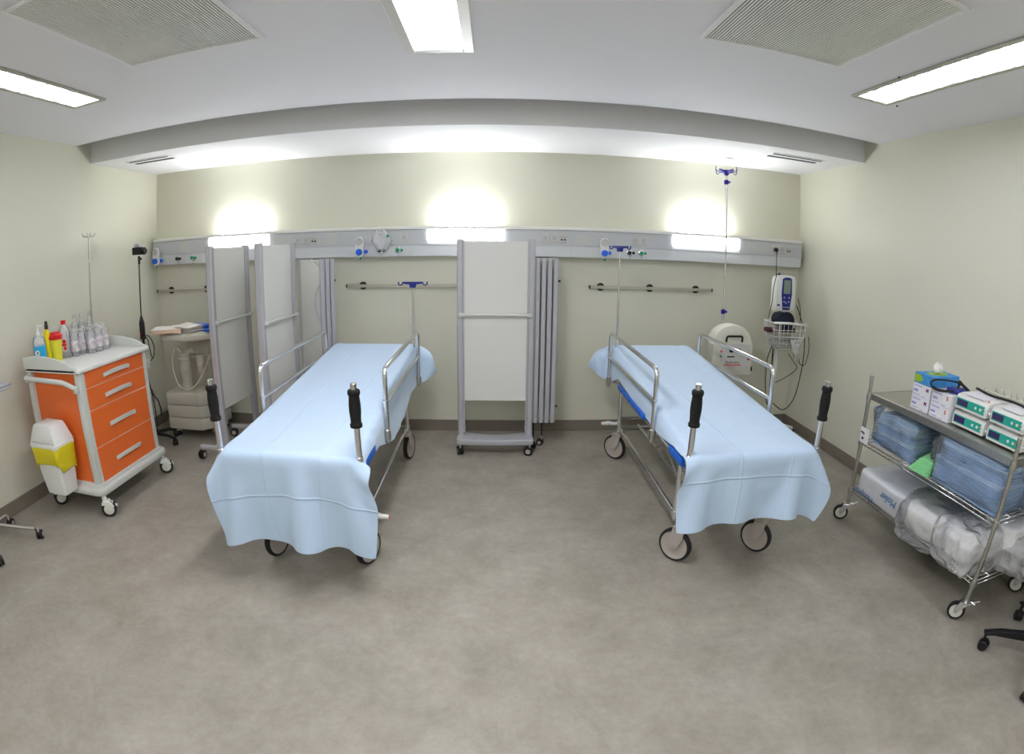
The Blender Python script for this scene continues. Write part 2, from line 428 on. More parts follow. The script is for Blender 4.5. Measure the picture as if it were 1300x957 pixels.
# ------------------------------------------------------------------ bedhead trunking
CF = 4.44
LAMPS = [(-2.654, -2.02), (-.582, .057), (1.511, 2.16)]
CX0, CX1 = -3.33, 2.845
t = thing('bedhead_console', 'long pale grey bedhead service panel running across the back wall', 'wall console', (0, CF, 1.57))
b = B(); b.prism([(0, 0), (.123, 0), (.123, .22), (-.004, .22), (-.004, .095), (0, .09)], CX0, CX1, 'x'); b.build('body', 'console', t)
b = B()
segs = [CX0]+[v for l in LAMPS for v in l]+[CX1]
for i in range(0, len(segs), 2): b.box(segs[i]+.002, segs[i+1]-.002, -.008, -.004, .1, .216)
b.build('upper_panel', 'console2', t)
b = B(); b.box(CX0, CX1, -.014, .123, .222, .25, .006, 2); b.build('top_rail', 'white', t)
for x0, x1 in LAMPS:
    b = B(); b.box(x0, x1, -.016, -.004, .132, .218, .003, 1); b.build('lamp_diffuser', 'glowwall', t)
    b = B(); b.box(x0+.1, x1-.1, .07, .10, .2505, .258); b.build('uplight_tube', 'glowup', t)
for x in (-2.95, -1.2, -.72, .27, .62, 1.2, 2.3, 2.62):
    b = B(); b.box(x-.001, x+.001, -.0012, 0, .002, .09); b.build('panel_seam', 'greyplas', t)
def socket(x, kind):
    p = B(); p.box(x-.035, x+.035, -.013, -.008, .12, .19, .003, 1)
    o = p.build('socket_plate', 'socket', t)
    h = B()
    if kind == 'data':
        for k in (-.013, .013): h.box(x+k-.008, x+k+.008, -.0145, -.013, .137, .151)
        for k in (-.013, .013): h.box(x+k-.005, x+k+.005, -.0142, -.013, .163, .168)
    else:
        h.lathe([(.019, 0), (.019, .003), (.015, .003), (.015, .001)], (x, -.013, .156), (0, -1, 0), 20)
        h.cyl((x-.007, -.0135, .156), (x-.007, -.016, .156), .003, n=8); h.cyl((x+.007, -.0135, .156), (x+.007, -.016, .156), .003, n=8)
        h.mi = 1; h.box(x-.018, x+.018, -.0142, -.013, .128, .131)
    h.build('socket_hole', ['dark' if kind == 'data' else 'greyplas', 'greyplas'], o)
for x, k in ((-1.735, 'p'), (-1.66, 'p'), (-1.585, 'data'), (-.78, 'p'), (.40, 'p'), (.475, 'p'), (.55, 'data'), (1.17, 'p'), (1.245, 'p'), (2.54, 'p'), (2.615, 'p'), (2.69, 'data')): socket(x, k)
for x in (-2.95, -1.93, -1.42, .72, 2.3):
    b = B(); b.box(x-.05, x+.05, -.0085, -.008, .115, .2); b.build('blank_plate', 'socket', t)
def gas(x, col):
    g = B(); g.lathe([(.028, 0), (.028, .006), (.02, .01), (.02, .02)], (x, 0, .05), (0, -1, 0), 20); o = g.build('gas_outlet', 'chrome', t)
    k = B(); k.lathe([(.016, .02), (.017, .032), (.008, .036)], (x-.006, 0, .05), (0, -1, 0), 16); k.cyl((x+.03, -.012, .05), (x+.03, -.024, .05), .012, n=12)
    k.mi = 1; k.cyl((x, -.012, .03), (x, -.012, -.012), .003, n=6)
    k.build('outlet_cap', [col, 'clear'], o)
for x, c in ((-3.02, 'black'), (-2.84, 'green'), (-.985, 'black'), (-.83, 'green'), (1.125, 'black'), (1.23, 'green')): gas(x, c)

def regulator(x, label):
    r = thing('vacuum_regulator', label, 'vacuum regulator', (x, CF-.03, 1.6))
    b = B(); b.prism(arc(0, .1, .038, 0, PI)+arc(0, .0, .034, PI, 2*PI), -.028, .0, 'y', .004); b.cyl((0, 0, .02), (0, .03, .02), .012, n=10); b.build('body', 'white', r)
    b = B(); b.cyl((0, -.029, .098), (0, -.036, .098), .03, n=24); o = b.build('gauge', 'socket', r)
    b = B(); b.lathe([(.031, 0), (.031, .004), (.026, .004), (.026, 0)], (0, -.036, .098), (0, -1, 0), 24, False); b.box(-.002, .002, -.039, -.036, .09, .118); b.build('gauge_rim', 'greyplas', o)
    b = B(); b.lathe([(.028, 0), (.027, .02), (.022, .026)], (0, -.028, .01), (0, -1, 0), 20); b.build('knob', 'knobblue', r)
    b = B(); b.cyl((.006, -.012, -.03), (.006, -.012, -.056), .009, n=10); b.build('nozzle', 'green', r)
    b = B(); b.lathe([(.016, 0), (.016, .02)], (.05, .02, .012), (0, -1, 0), 14); b.build('lock_ring', 'knobblue', r)
regulator(-3.27, 'vacuum regulator with blue knob at the left end of the bedhead panel')
regulator(-1.16, 'vacuum regulator with blue knob and round gauge above the left stretcher')
regulator(.895, 'vacuum regulator with blue knob and round gauge above the right stretcher')
def maskbag(x, z):
    b = B(); P = []
    for j in range(9):
        v = j/8; row = []
        for i in range(14):
            a = 2*PI*i/14; r = math.sin(PI*min(.97, max(.05, v)))**.5
            row.append((r*(.085+.012*math.sin(3*a+v*5))*math.cos(a), -.03+.025*r*math.sin(a), .17*(v-.5)+.01*math.sin(a*2+v*7)))
        P.append(row)
    b.grid(P, True); o = b.build('oxygen_mask_bag', 'film2', None, 180); o.location = (x, CF-.035, z)
    tag(o, 'crumpled clear plastic bag hanging on the bedhead panel beside the blue knob', 'plastic bag')
    g = B(); g.cyl((.06, -.06, .03), (.06, -.05, .03), .012, n=10); g.build('green_connector', 'green', o)
maskbag(-.965, 1.71)

# plug and cord of the monitor
t = thing('power_cord', 'black plug and power cord hanging from the right end of the bedhead panel', 'power cord', (2.54, CF, 1.72))
b = B(); b.lathe([(.016, 0), (.02, .01), (.018, .035), (.008, .045)], (0, -.014, .006), (0, -1, -.25), 14); b.cyl((0, -.045, .0), (0, -.045, -.05), .008, .004, n=10); b.build('plug', 'black', t)
b = B(); b.tube(bez([(0, -.045, -.04), (-.005, -.06, -.2), (-.012, -.09, -.4), (-.01, -.12, -.55), (.0, -.14, -.72), (-.03, -.16, -1.0), (-.02, -.17, -1.3), (-.0, -.15, -1.6), (.02, -.12, -1.68)]), .0035, 8); b.build('cord', 'black', t)

# ------------------------------------------------------------------ medical rails on the back wall
def rail(x0, x1, mounts, label):
    t = thing('wall_rail', label, 'wall rail', ((x0+x1)/2, YB, 1.315), group=None)
    xc = (x0+x1)/2
    b = B(); b.box(x0-xc, x1-xc, -.062, -.05, -.0125, .0125, .001, 1); b.build('bar', 'railsteel', t)
    for x in (x0, x1):
        b = B(); b.box(x-xc-.006, x-xc+.006, -.064, -.048, -.015, .015, .001, 1); b.build('end_cap', 'dark', t)
    for x in mounts:
        b = B(); b.lathe([(.034, 0), (.034, .012), (.014, .02), (.014, .05)], (x-xc, 0, 0), (0, -1, 0), 24)
        b.mi = 1; b.box(x-xc-.02, x-xc+.02, -.066, -.046, -.0135, .0135, .001, 1); b.build('mount', ['black', 'railsteel'], t)
rail(-3.35, -2.45, (-3.207, -2.771), 'short steel wall rail in the left corner above the suction unit')
rail(-1.311, .32, (-1.174, -.3), 'steel wall rail behind the left stretcher, running behind the middle screen')
rail(.797, 1.934, (.901, 1.35, 1.791), 'steel wall rail with three black mounts behind the right stretcher')

vs = bpy.context.scene.view_settings
vs.view_transform = 'Standard'; vs.look = 'None'; vs.gamma = 1; vs.use_curve_mapping = False; vs.exposure = 1.78
w = bpy.data.worlds.new('world'); bpy.context.scene.world = w; w.use_nodes = True
w.node_tree.nodes['Background'].inputs[0].default_value = (.0, .0, .0, 1)
cy_ = bpy.context.scene.cycles; cy_.max_bounces = 8; cy_.diffuse_bounces = 5; cy_.transparent_max_bounces = 12; cy_.use_denoising = True; cy_.sample_clamp_indirect = 8
# ------------------------------------------------------------------ stretchers
def ztop(y): 
    k = np.clip((y-2.3)/1.8, 0, 1); e = np.clip((y-3.98)/.17, 0, 1); return .745+.145*k**1.15-.03*e*e

def wheel(parent, x, y, ang, brake=False):
    """big swivel castor: housing > tyre, hub"""
    h = B(); h.T = Matrix.Translation((x, y, 0)) @ Matrix.Rotation(ang, 4, 'Z')
    # local: wheel axis along x, wheel centre trails by .03 on y
    h.lathe([(.024, .205), (.026, .225), (.024, .262)], (0, 0, 0), n=16)
    for s in (-1, 1):
        h.prism([(-.026, .215), (.045, .215), (.058, .16), (.05, .085), (.03, .078), (.01, .085), (-.02, .15)], s*.0205 if s > 0 else -.0285, .0285 if s > 0 else -.0205, 'x', .003)
    h.box(-.0285, .0285, -.03, .05, .195, .222, .008)
    h.cyl((-.031, .03, .1), (.031, .03, .1), .009, n=10)
    o = h.build('castor_housing', 'castergrey', parent)
    w = B(); w.T = h.T if False else Matrix.Translation((x, y, 0)) @ Matrix.Rotation(ang, 4, 'Z')
    w.lathe([(.084, -.016), (.094, -.017), (.0995, -.01), (.1, 0), (.0995, .01), (.094, .017), (.084, .016)], (0, .03, .1), (1, 0, 0), 36, False)
    w.build('tyre', 'rubber', o)
    d = B(); d.T = w.T
    d.lathe([(.0, -.012), (.02, -.016), (.05, -.011), (.08, -.013), (.085, -.015), (.085, .015), (.08, .013), (.05, .011), (.02, .016), (.0, .012)], (0, .03, .1), (1, 0, 0), 36, False)
    d.build('hub', 'castergrey', o)
    if brake:
        p = B(); p.T = Matrix.Translation((x, y+.02, 0))
        p.box(-.012, .012, -.03, .03, .285, .312, .006); p.tube([(0, .0, .30), (brake*.045, -.01, .30), (brake*.10, -.01, .31)], [.012, .012, .016], 10)
        p.cyl((brake*.09, -.01, .305), (brake*.145, -.012, .305), .016, .013, 12, .004)
        p.mi = 1; p.cyl((brake*.145, -.012, .305), (brake*.149, -.012, .305), .009, n=10)
        p.build('brake_pedal', ['white', 'red'], o)

def stretcher(cx, label, angs, brakes, iv):
    t = thing('patient_stretcher', label, 'stretcher', (cx, 0, 0))
    # mattress, in blue vinyl
    xs = .335; P = []
    ys = np.linspace(2.10, 4.13, 30)
    b = B()
    prof = [(-xs, -.075), (-xs, -.02), (-xs+.02, -.002), (xs-.02, -.002), (xs, -.02), (xs, -.075), (xs-.01, -.088), (-xs+.01, -.088)]
    rows = [[(p[0]*(.97 if i in (0, len(ys)-1) else 1), y, ztop(y)+p[1]-(.006 if i in (0, len(ys)-1) else 0)) for p in prof] for i, y in enumerate(ys)]
    b.grid(rows, True); b.bm.faces.new([v for v in list(b.bm.verts)[:8]]); b.bm.faces.new([v for v in list(b.bm.verts)[-8:]])
    b.build('mattress', 'blue', t, 50)
    # lying surface frame
    b = B()
    for s in (-1, 1): b.tube([(s*.325, 2.13, .645), (s*.325, 4.1, .645)], .0155, 12)
    for y in (2.16, 2.62, 3.3, 3.95, 4.09): b.tube([(-.325, y, .645), (.325, y, .645)], .0135, 10)
    b.build('upper_frame', 'chrome', t)
    b = B(); b.box(-.31, .31, 2.2, 3.2, .652, .662, .003, 1)
    b.prism([(2.5, .655), (4.1, .652+.12), (4.1, .785), (2.5, .662)], -.31, .31, 'x'); b.build('support_board', 'greyplas', t)
    # posts and lower frame
    for s in (-1, 1):
        for y in (2.42, 3.83):
            b = B(); b.tube([(s*.275, y, .25), (s*.275, y, .60), (s*.30, y, .645)], .0155, 12)
            b.cyl((s*.275, y, .262), (s*.275, y, .30), .021, n=14); b.build('post', 'chrome', t)
    b = B()
    for s in (-1, 1):
        b.tube([(s*.275, 2.42, .285), (s*.275, 3.83, .285)], .0125, 10); b.sphere((s*.275, 2.98, .268), .011)
    b.tube([(-.275, 2.42, .30), (.275, 2.42, .30)], .012, 10)
    for z in (.285, .36): b.tube([(-.275, 3.83, z), (.275, 3.83, z)], .011, 10)
    b.tube([(.0, 2.42, .335), (.0, 3.83, .335)], .014, 10); b.box(-.03, .03, 3.7, 3.82, .28, .37, .004, 1)
    b.tube([(-.12, 2.42, .30), (-.12, 3.83, .30)], .010, 8)
    b.build('lower_frame', 'chrome', t)
    b = B()   # lift struts under the board
    for s in (-1, 1): b.tube([(s*.14, 2.75, .31), (s*.2, 3.35, .64)], .013, 10); b.tube([(s*.2, 2.6, .64), (s*.14, 3.3, .31)], .012, 10)
    b.build('scissor_struts', 'steel', t)
    # wheels
    for (x, y), a, br in zip(((-.265+(.028 if cx > 0 else 0), 2.37), (.265, 2.37), (-.265, 3.86), (.265, 3.86)), angs, brakes):
        wheel(t, x, y, a, br)
    # side rails
    for s in (-1, 1):
        X = s*.365
        b = B()
        b.tube(fillet([(X, 2.69, .655), (X, 2.69, 1.015), (X, 3.90, 1.015), (X, 3.90, .655)], .05, 6), .0135, 12)
        b.tube([(X, 2.69, .83), (X, 3.90, .83)], .0125, 12)
        for y in (2.69, 3.90):
            b.cyl((X, y, .83), (X, y-.001, .842), .017, n=12)
        o = b.build('side_rail', 'chrome', t)
        for y in (2.69, 3.90):
            b = B(); b.cyl((X, y, .615), (X, y, .675), .0195, n=14, bev=.004); b.cyl((X-s*.05, y, .645), (X+s*.012, y, .645), .012, n=10)
            b.sphere((X, y, .607), .015); b.build('rail_clamp', 'steel', o)
    # push handles
    for s in (-1, 1):
        a0, a1 = V((s*.352, 2.135, .62)), V((s*.352, 2.115, 1.085))
        d = (a1-a0).normalized(); at = lambda z: a0+d*(z-.62)
        b = B(); b.cyl(at(.62), at(1.085), .0145, n=16, bev=.002); b.cyl(at(.70), at(.745), .0185, n=16, bev=.003); b.box(s*.352-.02, s*.352+.02, 2.11, 2.16, .61, .675, .005)
        o = b.build('push_handle', 'chrome', t)
        g = B(); g.lathe([(.016, .885), (.027, .888), (.028, .90), (.023, .908), (.024, .93), (.0265, .96), (.0265, .99), (.024, 1.02), (.023, 1.03), (.0275, 1.036), (.028, 1.05), (.025, 1.056), (.016, 1.058)], a0-d*.62, d, 20, False)
        g.build('grip', 'grip', o)
    # blue corner bumper under the mattress at the foot
    for s in (-1, 1):
        b = B(); b.box(s*.352-.014, s*.352+.014, 2.2, 2.4, .655, .70, .008); b.build('side_pad', 'blue', t)
        if s*cx > 0: continue
        b = B(); b.T = Matrix.Translation((s*.385, 4.05, .66)); b.lathe([(.045, 0), (.06, .01), (.065, .03), (.065, .06), (.055, .075), (.02, .08)], n=20); b.build('corner_bumper', 'blue', t)
    if cx > 0:
        b = B(); s = -1
        b.box(s*.352-.012, s*.352+.012, 2.9, 3.6, .655, .69, .008)
        for y in (2.98, 3.25, 3.5): b.cyl((s*.352, y, .672), (s*.352+s*.016, y, .672), .011, n=10)
        b.build('side_pad', 'blue', t)
    # drip pole
    x, y, ht, yaw_ = iv
    b = B(); b.cyl((x, y, .63), (x, y, ht-.05), .008, n=12); b.cyl((x, y, .63), (x, y, .9), .0115, n=12)
    b.cyl((x, y, .62), (x, y, .66), .018, n=12); o = b.build('drip_pole', 'chrome', t)
    b = B(); b.T = Matrix.Translation((x, y, ht)) @ Matrix.Rotation(yaw_, 4, 'Z') @ Matrix.Scale(.8, 4)
    b.prism([(-.10, .012), (.10, .012), (.10, -.006), (.035, -.014), (.026, -.045), (-.026, -.045), (-.035, -.014), (-.10, -.006)], -.013, .013, 'y', .003)
    for s in (-1, 1):
        b.tube([(s*.095, 0, .002), (s*.105, 0, -.016), (s*.122, 0, -.022), (s*.136, 0, -.012), (s*.138, 0, .012)], .0065, 8)
    b.cyl((0, -.016, -.012), (0, -.01, -.012), .007, n=10)
    b.build('drip_hooks', 'navy', o)
    return t
RX, LX = 1.23, -.957
stretcher(RX, 'right stretcher of the two, under a pale blue sheet, beside the drip stand', (.72, .64, .75, .7), (0, 0, -1, 0), (-.30, 3.97, 1.665, -1.0))
stretcher(LX, 'left stretcher of the two, under a pale blue sheet, beside the folding screens', (-.3, -.38, 0, -.2), (0, 1, 0, 0), (.322, 3.97, 1.375, 0))

def cloth_mat():
    m = mat('pale_blue_sheet', (184, 206, 230), .72, sheen=.25)
    nt = m.node_tree; L = nt.links.new; b = nt.nodes['Principled BSDF']
    uv = nt.nodes.new('ShaderNodeUVMap'); uv.uv_map = 'flat'
    sx = nt.nodes.new('ShaderNodeSeparateXYZ'); L(uv.outputs[0], sx.inputs[0])
    acc = None
    def crease(comp, pos, wid, amp):
        nonlocal acc
        w = nt.nodes.new('ShaderNodeTexNoise'); w.inputs['Scale'].default_value = 3; L(uv.outputs[0], w.inputs['Vector'])
        k = nt.nodes.new('ShaderNodeMath'); k.operation = 'MULTIPLY_ADD'; k.inputs[1].default_value = .012; L(w.outputs['Fac'], k.inputs[0]); L(sx.outputs[comp], k.inputs[2])
        a = nt.nodes.new('ShaderNodeMath'); a.operation = 'SUBTRACT'; a.inputs[1].default_value = pos+.006; L(k.outputs[0], a.inputs[0])
        c = nt.nodes.new('ShaderNodeMath'); c.operation = 'ABSOLUTE'; L(a.outputs[0], c.inputs[0])
        r = nt.nodes.new('ShaderNodeMapRange'); r.interpolation_type = 'SMOOTHSTEP'; r.inputs['From Max'].default_value = wid; r.inputs['To Min'].default_value = amp; r.inputs['To Max'].default_value = 0
        L(c.outputs[0], r.inputs['Value'])
        if acc is None: acc = r.outputs[0]
        else:
            s = nt.nodes.new('ShaderNodeMath'); s.operation = 'ADD'; L(acc, s.inputs[0]); L(r.outputs[0], s.inputs[1]); acc = s.outputs[0]
    crease(0, -.11, .010, .28); crease(0, .17, .008, .2)
    for v in (2.55, 3.0, 3.5): crease(1, v, .009, .18)
    crease(1, 1.98, .008, .5)
    n = nt.nodes.new('ShaderNodeTexNoise'); n.inputs['Scale'].default_value = 5; n.inputs['Detail'].default_value = 4; n.inputs['Distortion'].default_value = .8; L(uv.outputs[0], n.inputs['Vector'])
    s = nt.nodes.new('ShaderNodeMath'); s.operation = 'MULTIPLY_ADD'; s.inputs[1].default_value = .9; L(n.outputs['Fac'], s.inputs[0]); L(acc, s.inputs[2])
    bp = nt.nodes.new('ShaderNodeBump'); bp.inputs['Strength'].default_value = .55; bp.inputs['Distance'].default_value = .012
    L(s.outputs[0], bp.inputs['Height']); L(bp.outputs[0], b.inputs['Normal'])
    return m
M['sheet'] = cloth_mat()

def drape(name, cx, over_l, over_r, foot, head, label, seed=0, drift=0., cr=0.):
    """pale sheet draped by a small position-based cloth relaxation (flat outline: side overhangs and foot length vary)."""
    rng = np.random.default_rng(seed)
    nx, ny = 62, 150
    xs, yf, yh = .337, 2.088, 4.14          # mattress half width, foot and head edge
    U = np.linspace(-1, 1, nx)
    v0 = yf-foot(0); Vv = np.linspace(0, 1, ny)
    flat = np.zeros((ny, nx, 2))
    for j, q in enumerate(Vv):
        for i, u in enumerate(U):
            y = (yf-foot(u))+(yh+head(u)-(yf-foot(u)))*q
            a = xs+(over_l(y) if u < 0 else over_r(y))
            flat[j, i] = (u*a+drift*(y-3.0), y)
    # folded start pose
    X = np.zeros((ny, nx, 3)); s, y = flat[..., 0], flat[..., 1]
    e = .008
    over = np.maximum(np.abs(s)-xs-e, 0); fold = (y > yf+.02) & (y < 3.93)
    X[..., 0] = np.where(fold, np.sign(s)*np.minimum(np.abs(s), xs+e), s)
    X[..., 1] = y
    zt = ztop(np.clip(y, yf, yh))+e
    X[..., 2] = zt-np.where(fold, over, over*.3)
    pf = np.maximum(yf-e-y, 0)             # in front of the foot: bend steeply down
    X[..., 1] = np.where(pf > 0, yf-e-pf*.35, X[..., 1]); X[..., 2] -= pf*.92
    ph = np.maximum(y-yh-e, 0); X[..., 1] = np.where(ph > 0, yh+e+ph*.3, X[..., 1]); X[..., 2] -= ph*.9
    X += rng.normal(0, .0015, X.shape)
    idx = np.arange(ny*nx).reshape(ny, nx); F = flat.reshape(-1, 2); P = X.reshape(-1, 3).copy(); Q = P.copy()
    batches = []
    def addb(a, b, k):
        L0 = np.linalg.norm(F[a]-F[b], axis=1); batches.append((a, b, L0[:, None], k))
    def pairs(dj, di, k, par):
        A = idx[max(0, -dj):ny-max(0, dj), max(0, -di):nx-max(0, di)]; Bq = idx[max(0, dj):, :][:A.shape[0]]
        Bq = idx[max(0, dj):max(0, dj)+A.shape[0], max(0, di):max(0, di)+A.shape[1]]
        for p_ in range(par):
            if di and not dj: a, b = A[:, p_::par], Bq[:, p_::par]
            else: a, b = A[p_::par], Bq[p_::par]
            addb(a.ravel(), b.ravel(), k)
    pairs(0, 1, 1, 2); pairs(1, 0, 1, 2)
    pairs(1, 1, .5, 2); pairs(1, -1, .5, 2)
    pairs(0, 2, .5, 4); pairs(2, 0, .5, 4); pairs(0, 5, .2, 10); pairs(5, 0, .12, 10)
    # the bending pairs above share particles inside a batch only at stride: use 4-way colouring
    g = np.array((0, 0, -9.8)); dt = 1/90
    def shear_fix(a, b): pass
    for it in range(170):
        vel = (P-Q)*.965; Q = P.copy(); P = P+vel+g*dt*dt
        for sub in range(9):
            for a, b, L0, k in batches:
                d = P[b]-P[a]; l = np.linalg.norm(d, axis=1, keepdims=True)+1e-9
                c = d*((l-L0)/l*.5*k)
                P[a] += c; P[b] -= c
            # mattress collision
            x, yy, z = P[:, 0], P[:, 1], P[:, 2]
            zt = ztop(np.clip(yy, yf, yh))+e
            px_, pyf, pyh, pz = xs+e-np.abs(x), yy-(yf-e), (yh+e)-yy, zt-z
            ins = (px_ > 0) & (pyf > 0) & (pyh > 0) & (pz > 0) & (z > .55)
            m = np.minimum(np.minimum(px_, pyf), np.minimum(pyh, pz))
            top = ins & (m == pz); P[top, 2] = zt[top]
            Q[top, :2] = Q[top, :2]*.35+P[top, :2]*.65    # friction
            sd = ins & (m == px_) & ~top; P[sd, 0] = np.sign(x[sd])*(xs+e)
            ft = ins & (m == pyf) & ~top & ~sd; P[ft, 1] = yf-e
            hd = ins & (m == pyh) & ~top & ~sd & ~ft; P[hd, 1] = yh+e
            # inside the side rails and the push handles
            ra = (P[:, 1] > 2.66) & (P[:, 1] < 3.915) & (P[:, 2] > .6)
            P[ra, 0] = np.clip(P[ra, 0], -.35, .35)
            sc = np.stack([np.sign(P[:, 0])*.40, np.full(len(P), 4.06), np.full(len(P), .77)], 1); dv = P-sc; dl = np.linalg.norm(dv, axis=1)+1e-9
            h = (dl < .085) & (P[:, 0]*cx < 0); P[h] += (dv/dl[:, None]*(.085-dl)[:, None])[h]
            dx, dy = P[:, 0]-np.sign(P[:, 0])*.352, P[:, 1]-2.122
            dd = np.hypot(dx, dy)+1e-9; h = (dd < .024) & (P[:, 2] > .6)
            P[h, 0] += (dx/dd*(.024-dd))[h]; P[h, 1] += (dy/dd*(.024-dd))[h]
    X = P.reshape(ny, nx, 3)
    for _ in range(2):
        Y = X.copy(); Y[1:-1, 1:-1] = X[1:-1, 1:-1]*.5+.125*(X[:-2, 1:-1]+X[2:, 1:-1]+X[1:-1, :-2]+X[1:-1, 2:]); X = Y
    me = bpy.data.meshes.new(name)
    faces = [(int(idx[j, i]), int(idx[j, i+1]), int(idx[j+1, i+1]), int(idx[j+1, i])) for j in range(ny-1) for i in range(nx-1)]
    me.from_pydata([tuple(p) for p in X.reshape(-1, 3)], [], faces)
    uvl = me.uv_layers.new(name='flat')
    for l in me.loops: uvl.data[l.index].uv = (F[l.vertex_index][0], F[l.vertex_index][1]-cr)
    me.materials.append(M['sheet']); me.shade_smooth()
    o = bpy.data.objects.new(name, me); C.objects.link(o); o.location = (cx, 0, 0)
    m = o.modifiers.new('thickness', 'SOLIDIFY'); m.thickness = .0018; m.offset = 0
    m = o.modifiers.new('smooth', 'SUBSURF'); m.levels = 1; m.render_levels = 1
    return tag(o, label, 'bed sheet')
def itp(*kv):
    k = [a for a, _ in kv]; v = [b for _, b in kv]
    return lambda y: float(np.interp(y, k, v))
drape('bed_sheet', RX,
      itp((1.6, .08), (2.0, .09), (2.15, .05), (2.4, .05), (2.7, .10), (3.1, .12), (3.7, .13), (3.95, .24), (4.3, .26)),
      itp((1.6, .11), (2.05, .14), (2.3, .14), (3.0, .13), (4.3, .14)),
      lambda u: .27-.02*u, lambda u: .03,
      'pale blue sheet draped over the right stretcher, foot end hanging loose', 3, .0, .07)
drape('bed_sheet', LX,
      itp((1.5, .11), (2.05, .11), (2.3, .10), (4.3, .09)),
      itp((1.5, .12), (2.0, .11), (2.12, .06), (2.3, .08), (2.6, .11), (3.0, .26), (3.3, .29), (3.7, .22), (3.95, .26), (4.3, .28)),
      lambda u: .365+.005*u+.015*math.sin(4*u+1), lambda u: .03,
      'pale blue sheet draped over the left stretcher, hanging low over its foot end', 5, .0)
# ------------------------------------------------------------------ folding screens
def small_castor(b, x, y, ang=0, r=.028, twin=True):
    T0 = b.T; b.T = (T0 or Matrix()) @ Matrix.Translation((x, y, 0)) @ Matrix.Rotation(ang, 4, 'Z')
    b.mi = 0
    for s in (-1, 1): b.lathe([(.0, -.009), (r*.75, -.009), (r, -.006), (r, .006), (r*.75, .009), (.0, .009)], (s*.014, .012, r), (1, 0, 0), 20, False)
    b.mi = 1
    for s in (-1, 1): b.cyl((s*.0232, .012, r), (s*.0242, .012, r), r*.55, n=16)
    b.mi = 0
    b.prism([(-.012, r+.006), (-.006, r+.026), (.014, r+.034), (.035, r+.022), (.04, r), (.012, r)], -.022, .022, 'x', .003)
    b.mi = 1; b.cyl((0, 0, r+.02), (0, 0, r+.06), .007, n=10); b.T = T0

def wing_stack(t, hinge, ang, n=3, L_=.43):
    T = Matrix.Translation(hinge) @ Matrix.Rotation(ang, 4, 'Z')     # local +y runs along the folded panels, stack grows in +x
    for k in range(n):
        x = k*.047
        b = B(); b.T = T
        b.box(x+.012, x+.030, .02, L_-.03, .25, 1.555, .002, 1)
        o = b.build('wing_panel', 'panelw', t)
        e = B(); e.T = T
        for y0 in (.0, L_-.035):
            e.prism([(x+.002, y0+.008), (x+.010, y0), (x+.032, y0), (x+.040, y0+.008), (x+.040, y0+.03), (x+.032, y0+.035), (x+.010, y0+.035), (x+.002, y0+.03)], .235, 1.565)
            e.box(x+.018, x+.024, y0-.0015, y0+.002, .24, 1.56)
        e.build('edge_profile', 'alu', o)
    b = B(); b.T = T
    b.tube(fillet([(-.002, .03, 1.36), (-.03, .045, 1.27), (-.03, .045, 1.16), (-.002, .03, 1.06)], .1, 6), .006, 8)
    b.build('wing_handle', 'alu', t)
    b = B(); b.T = T
    b.tube([(.0, .03, 1.505), (.0, .12, 1.55), (.0, .25, 1.56)], .0025, 6); b.build('wing_wire', 'steel', t)
    for zz in (.37, 1.385):
        b = B(); b.T = T; b.cyl((n*.047-.01, .03, zz), (n*.047+.012, .03, zz), .009, n=10); b.build('latch', 'dark', t)
    for k, (yy, xx) in enumerate(((.02, .01), (.1, .085))):
        b = B(); b.T = T; b.cyl((xx, yy, .06), (xx, yy, .25), .006, n=8); small_castor(b, xx, yy, .4+k*.8); b.build('wing_castor', ['black', 'castergrey'], t)

def screen(loc, rot, label, wing=None):
    t = thing('folding_screen', label, 'folding screen', loc, rot)
    for s in (-1, 1):
        b = B(); x = s*.276
        b.prism([(x-.025, -.018), (x-.014, -.03), (x+.014, -.03), (x+.025, -.018), (x+.025, .018), (x+.014, .03), (x-.014, .03), (x-.025, .018)], .13, 1.70)
        b.box(x-s*.028-.004, x-s*.028+.004, -.02, .02, .16, 1.695, .001, 1)
        o = b.build('post', 'alu', t)
        b = B(); b.prism([(x-.024, -.017), (x-.013, -.029), (x+.013, -.029), (x+.024, -.017), (x+.024, .017), (x+.013, .029), (x-.013, .029), (x-.024, .017)], 1.70, 1.706); b.build('post_cap', 'greyplas', o)
    b = B(); b.box(-.25, .25, -.009, .009, .425, 1.69, .002, 1); b.build('panel', 'panelw', t)
    b = B(); b.tube([(-.27, -.045, 1.122), (.27, -.045, 1.122)], .0105, 12)
    for s in (-1, 1): b.box(s*.262-.02, s*.262+.02, -.058, -.026, 1.108, 1.136, .004)
    b.build('grab_bar', 'paleframe', t)
    # base tray with a concave rear edge
    n = 14; xs_ = [-.30+.6*i/n for i in range(n+1)]
    front = [(x, -.125-.018*math.cos(PI*x/.7)) for x in xs_]
    rear = [(x, .085-.085*(1-(x/.3)**2)) for x in xs_[::-1]]
    b = B(); b.prism([(-.31, -.09)]+front+[(.31, -.09)]+rear, .088, .135, 'z', .008); b.build('base_tray', 'alu', t)
    for s in (-1, 1):
        b = B(); b.prism([(s*.24, .02), (s*.3, .02), (s*.285, .27), (s*.255, .27)], .085, .115, 'z', .004); b.build('rear_foot', 'greyplas', t)
        for y, a in ((-.125, .5*s), (.25, -.6*s)):
            b = B(); small_castor(b, s*.278, y, a+.9, .037); b.build('castor', ['black', 'castergrey'], t)
    if wing: wing_stack(t, *wing)
    return t
screen((-.008, 4.1, 0), 0, 'upright folding screen in the middle of the back wall between the two stretchers', ((.305, .0, 0), 0, 4, .42))
screen((-2.155, 3.905, 0), PI/2-.06, 'folding screen nearest the suction unit, leftmost of the three screens')
t2 = screen((-1.705, 3.87, 0), PI/2-.07, 'folding screen with folded wings beside the left stretcher, second from the left')
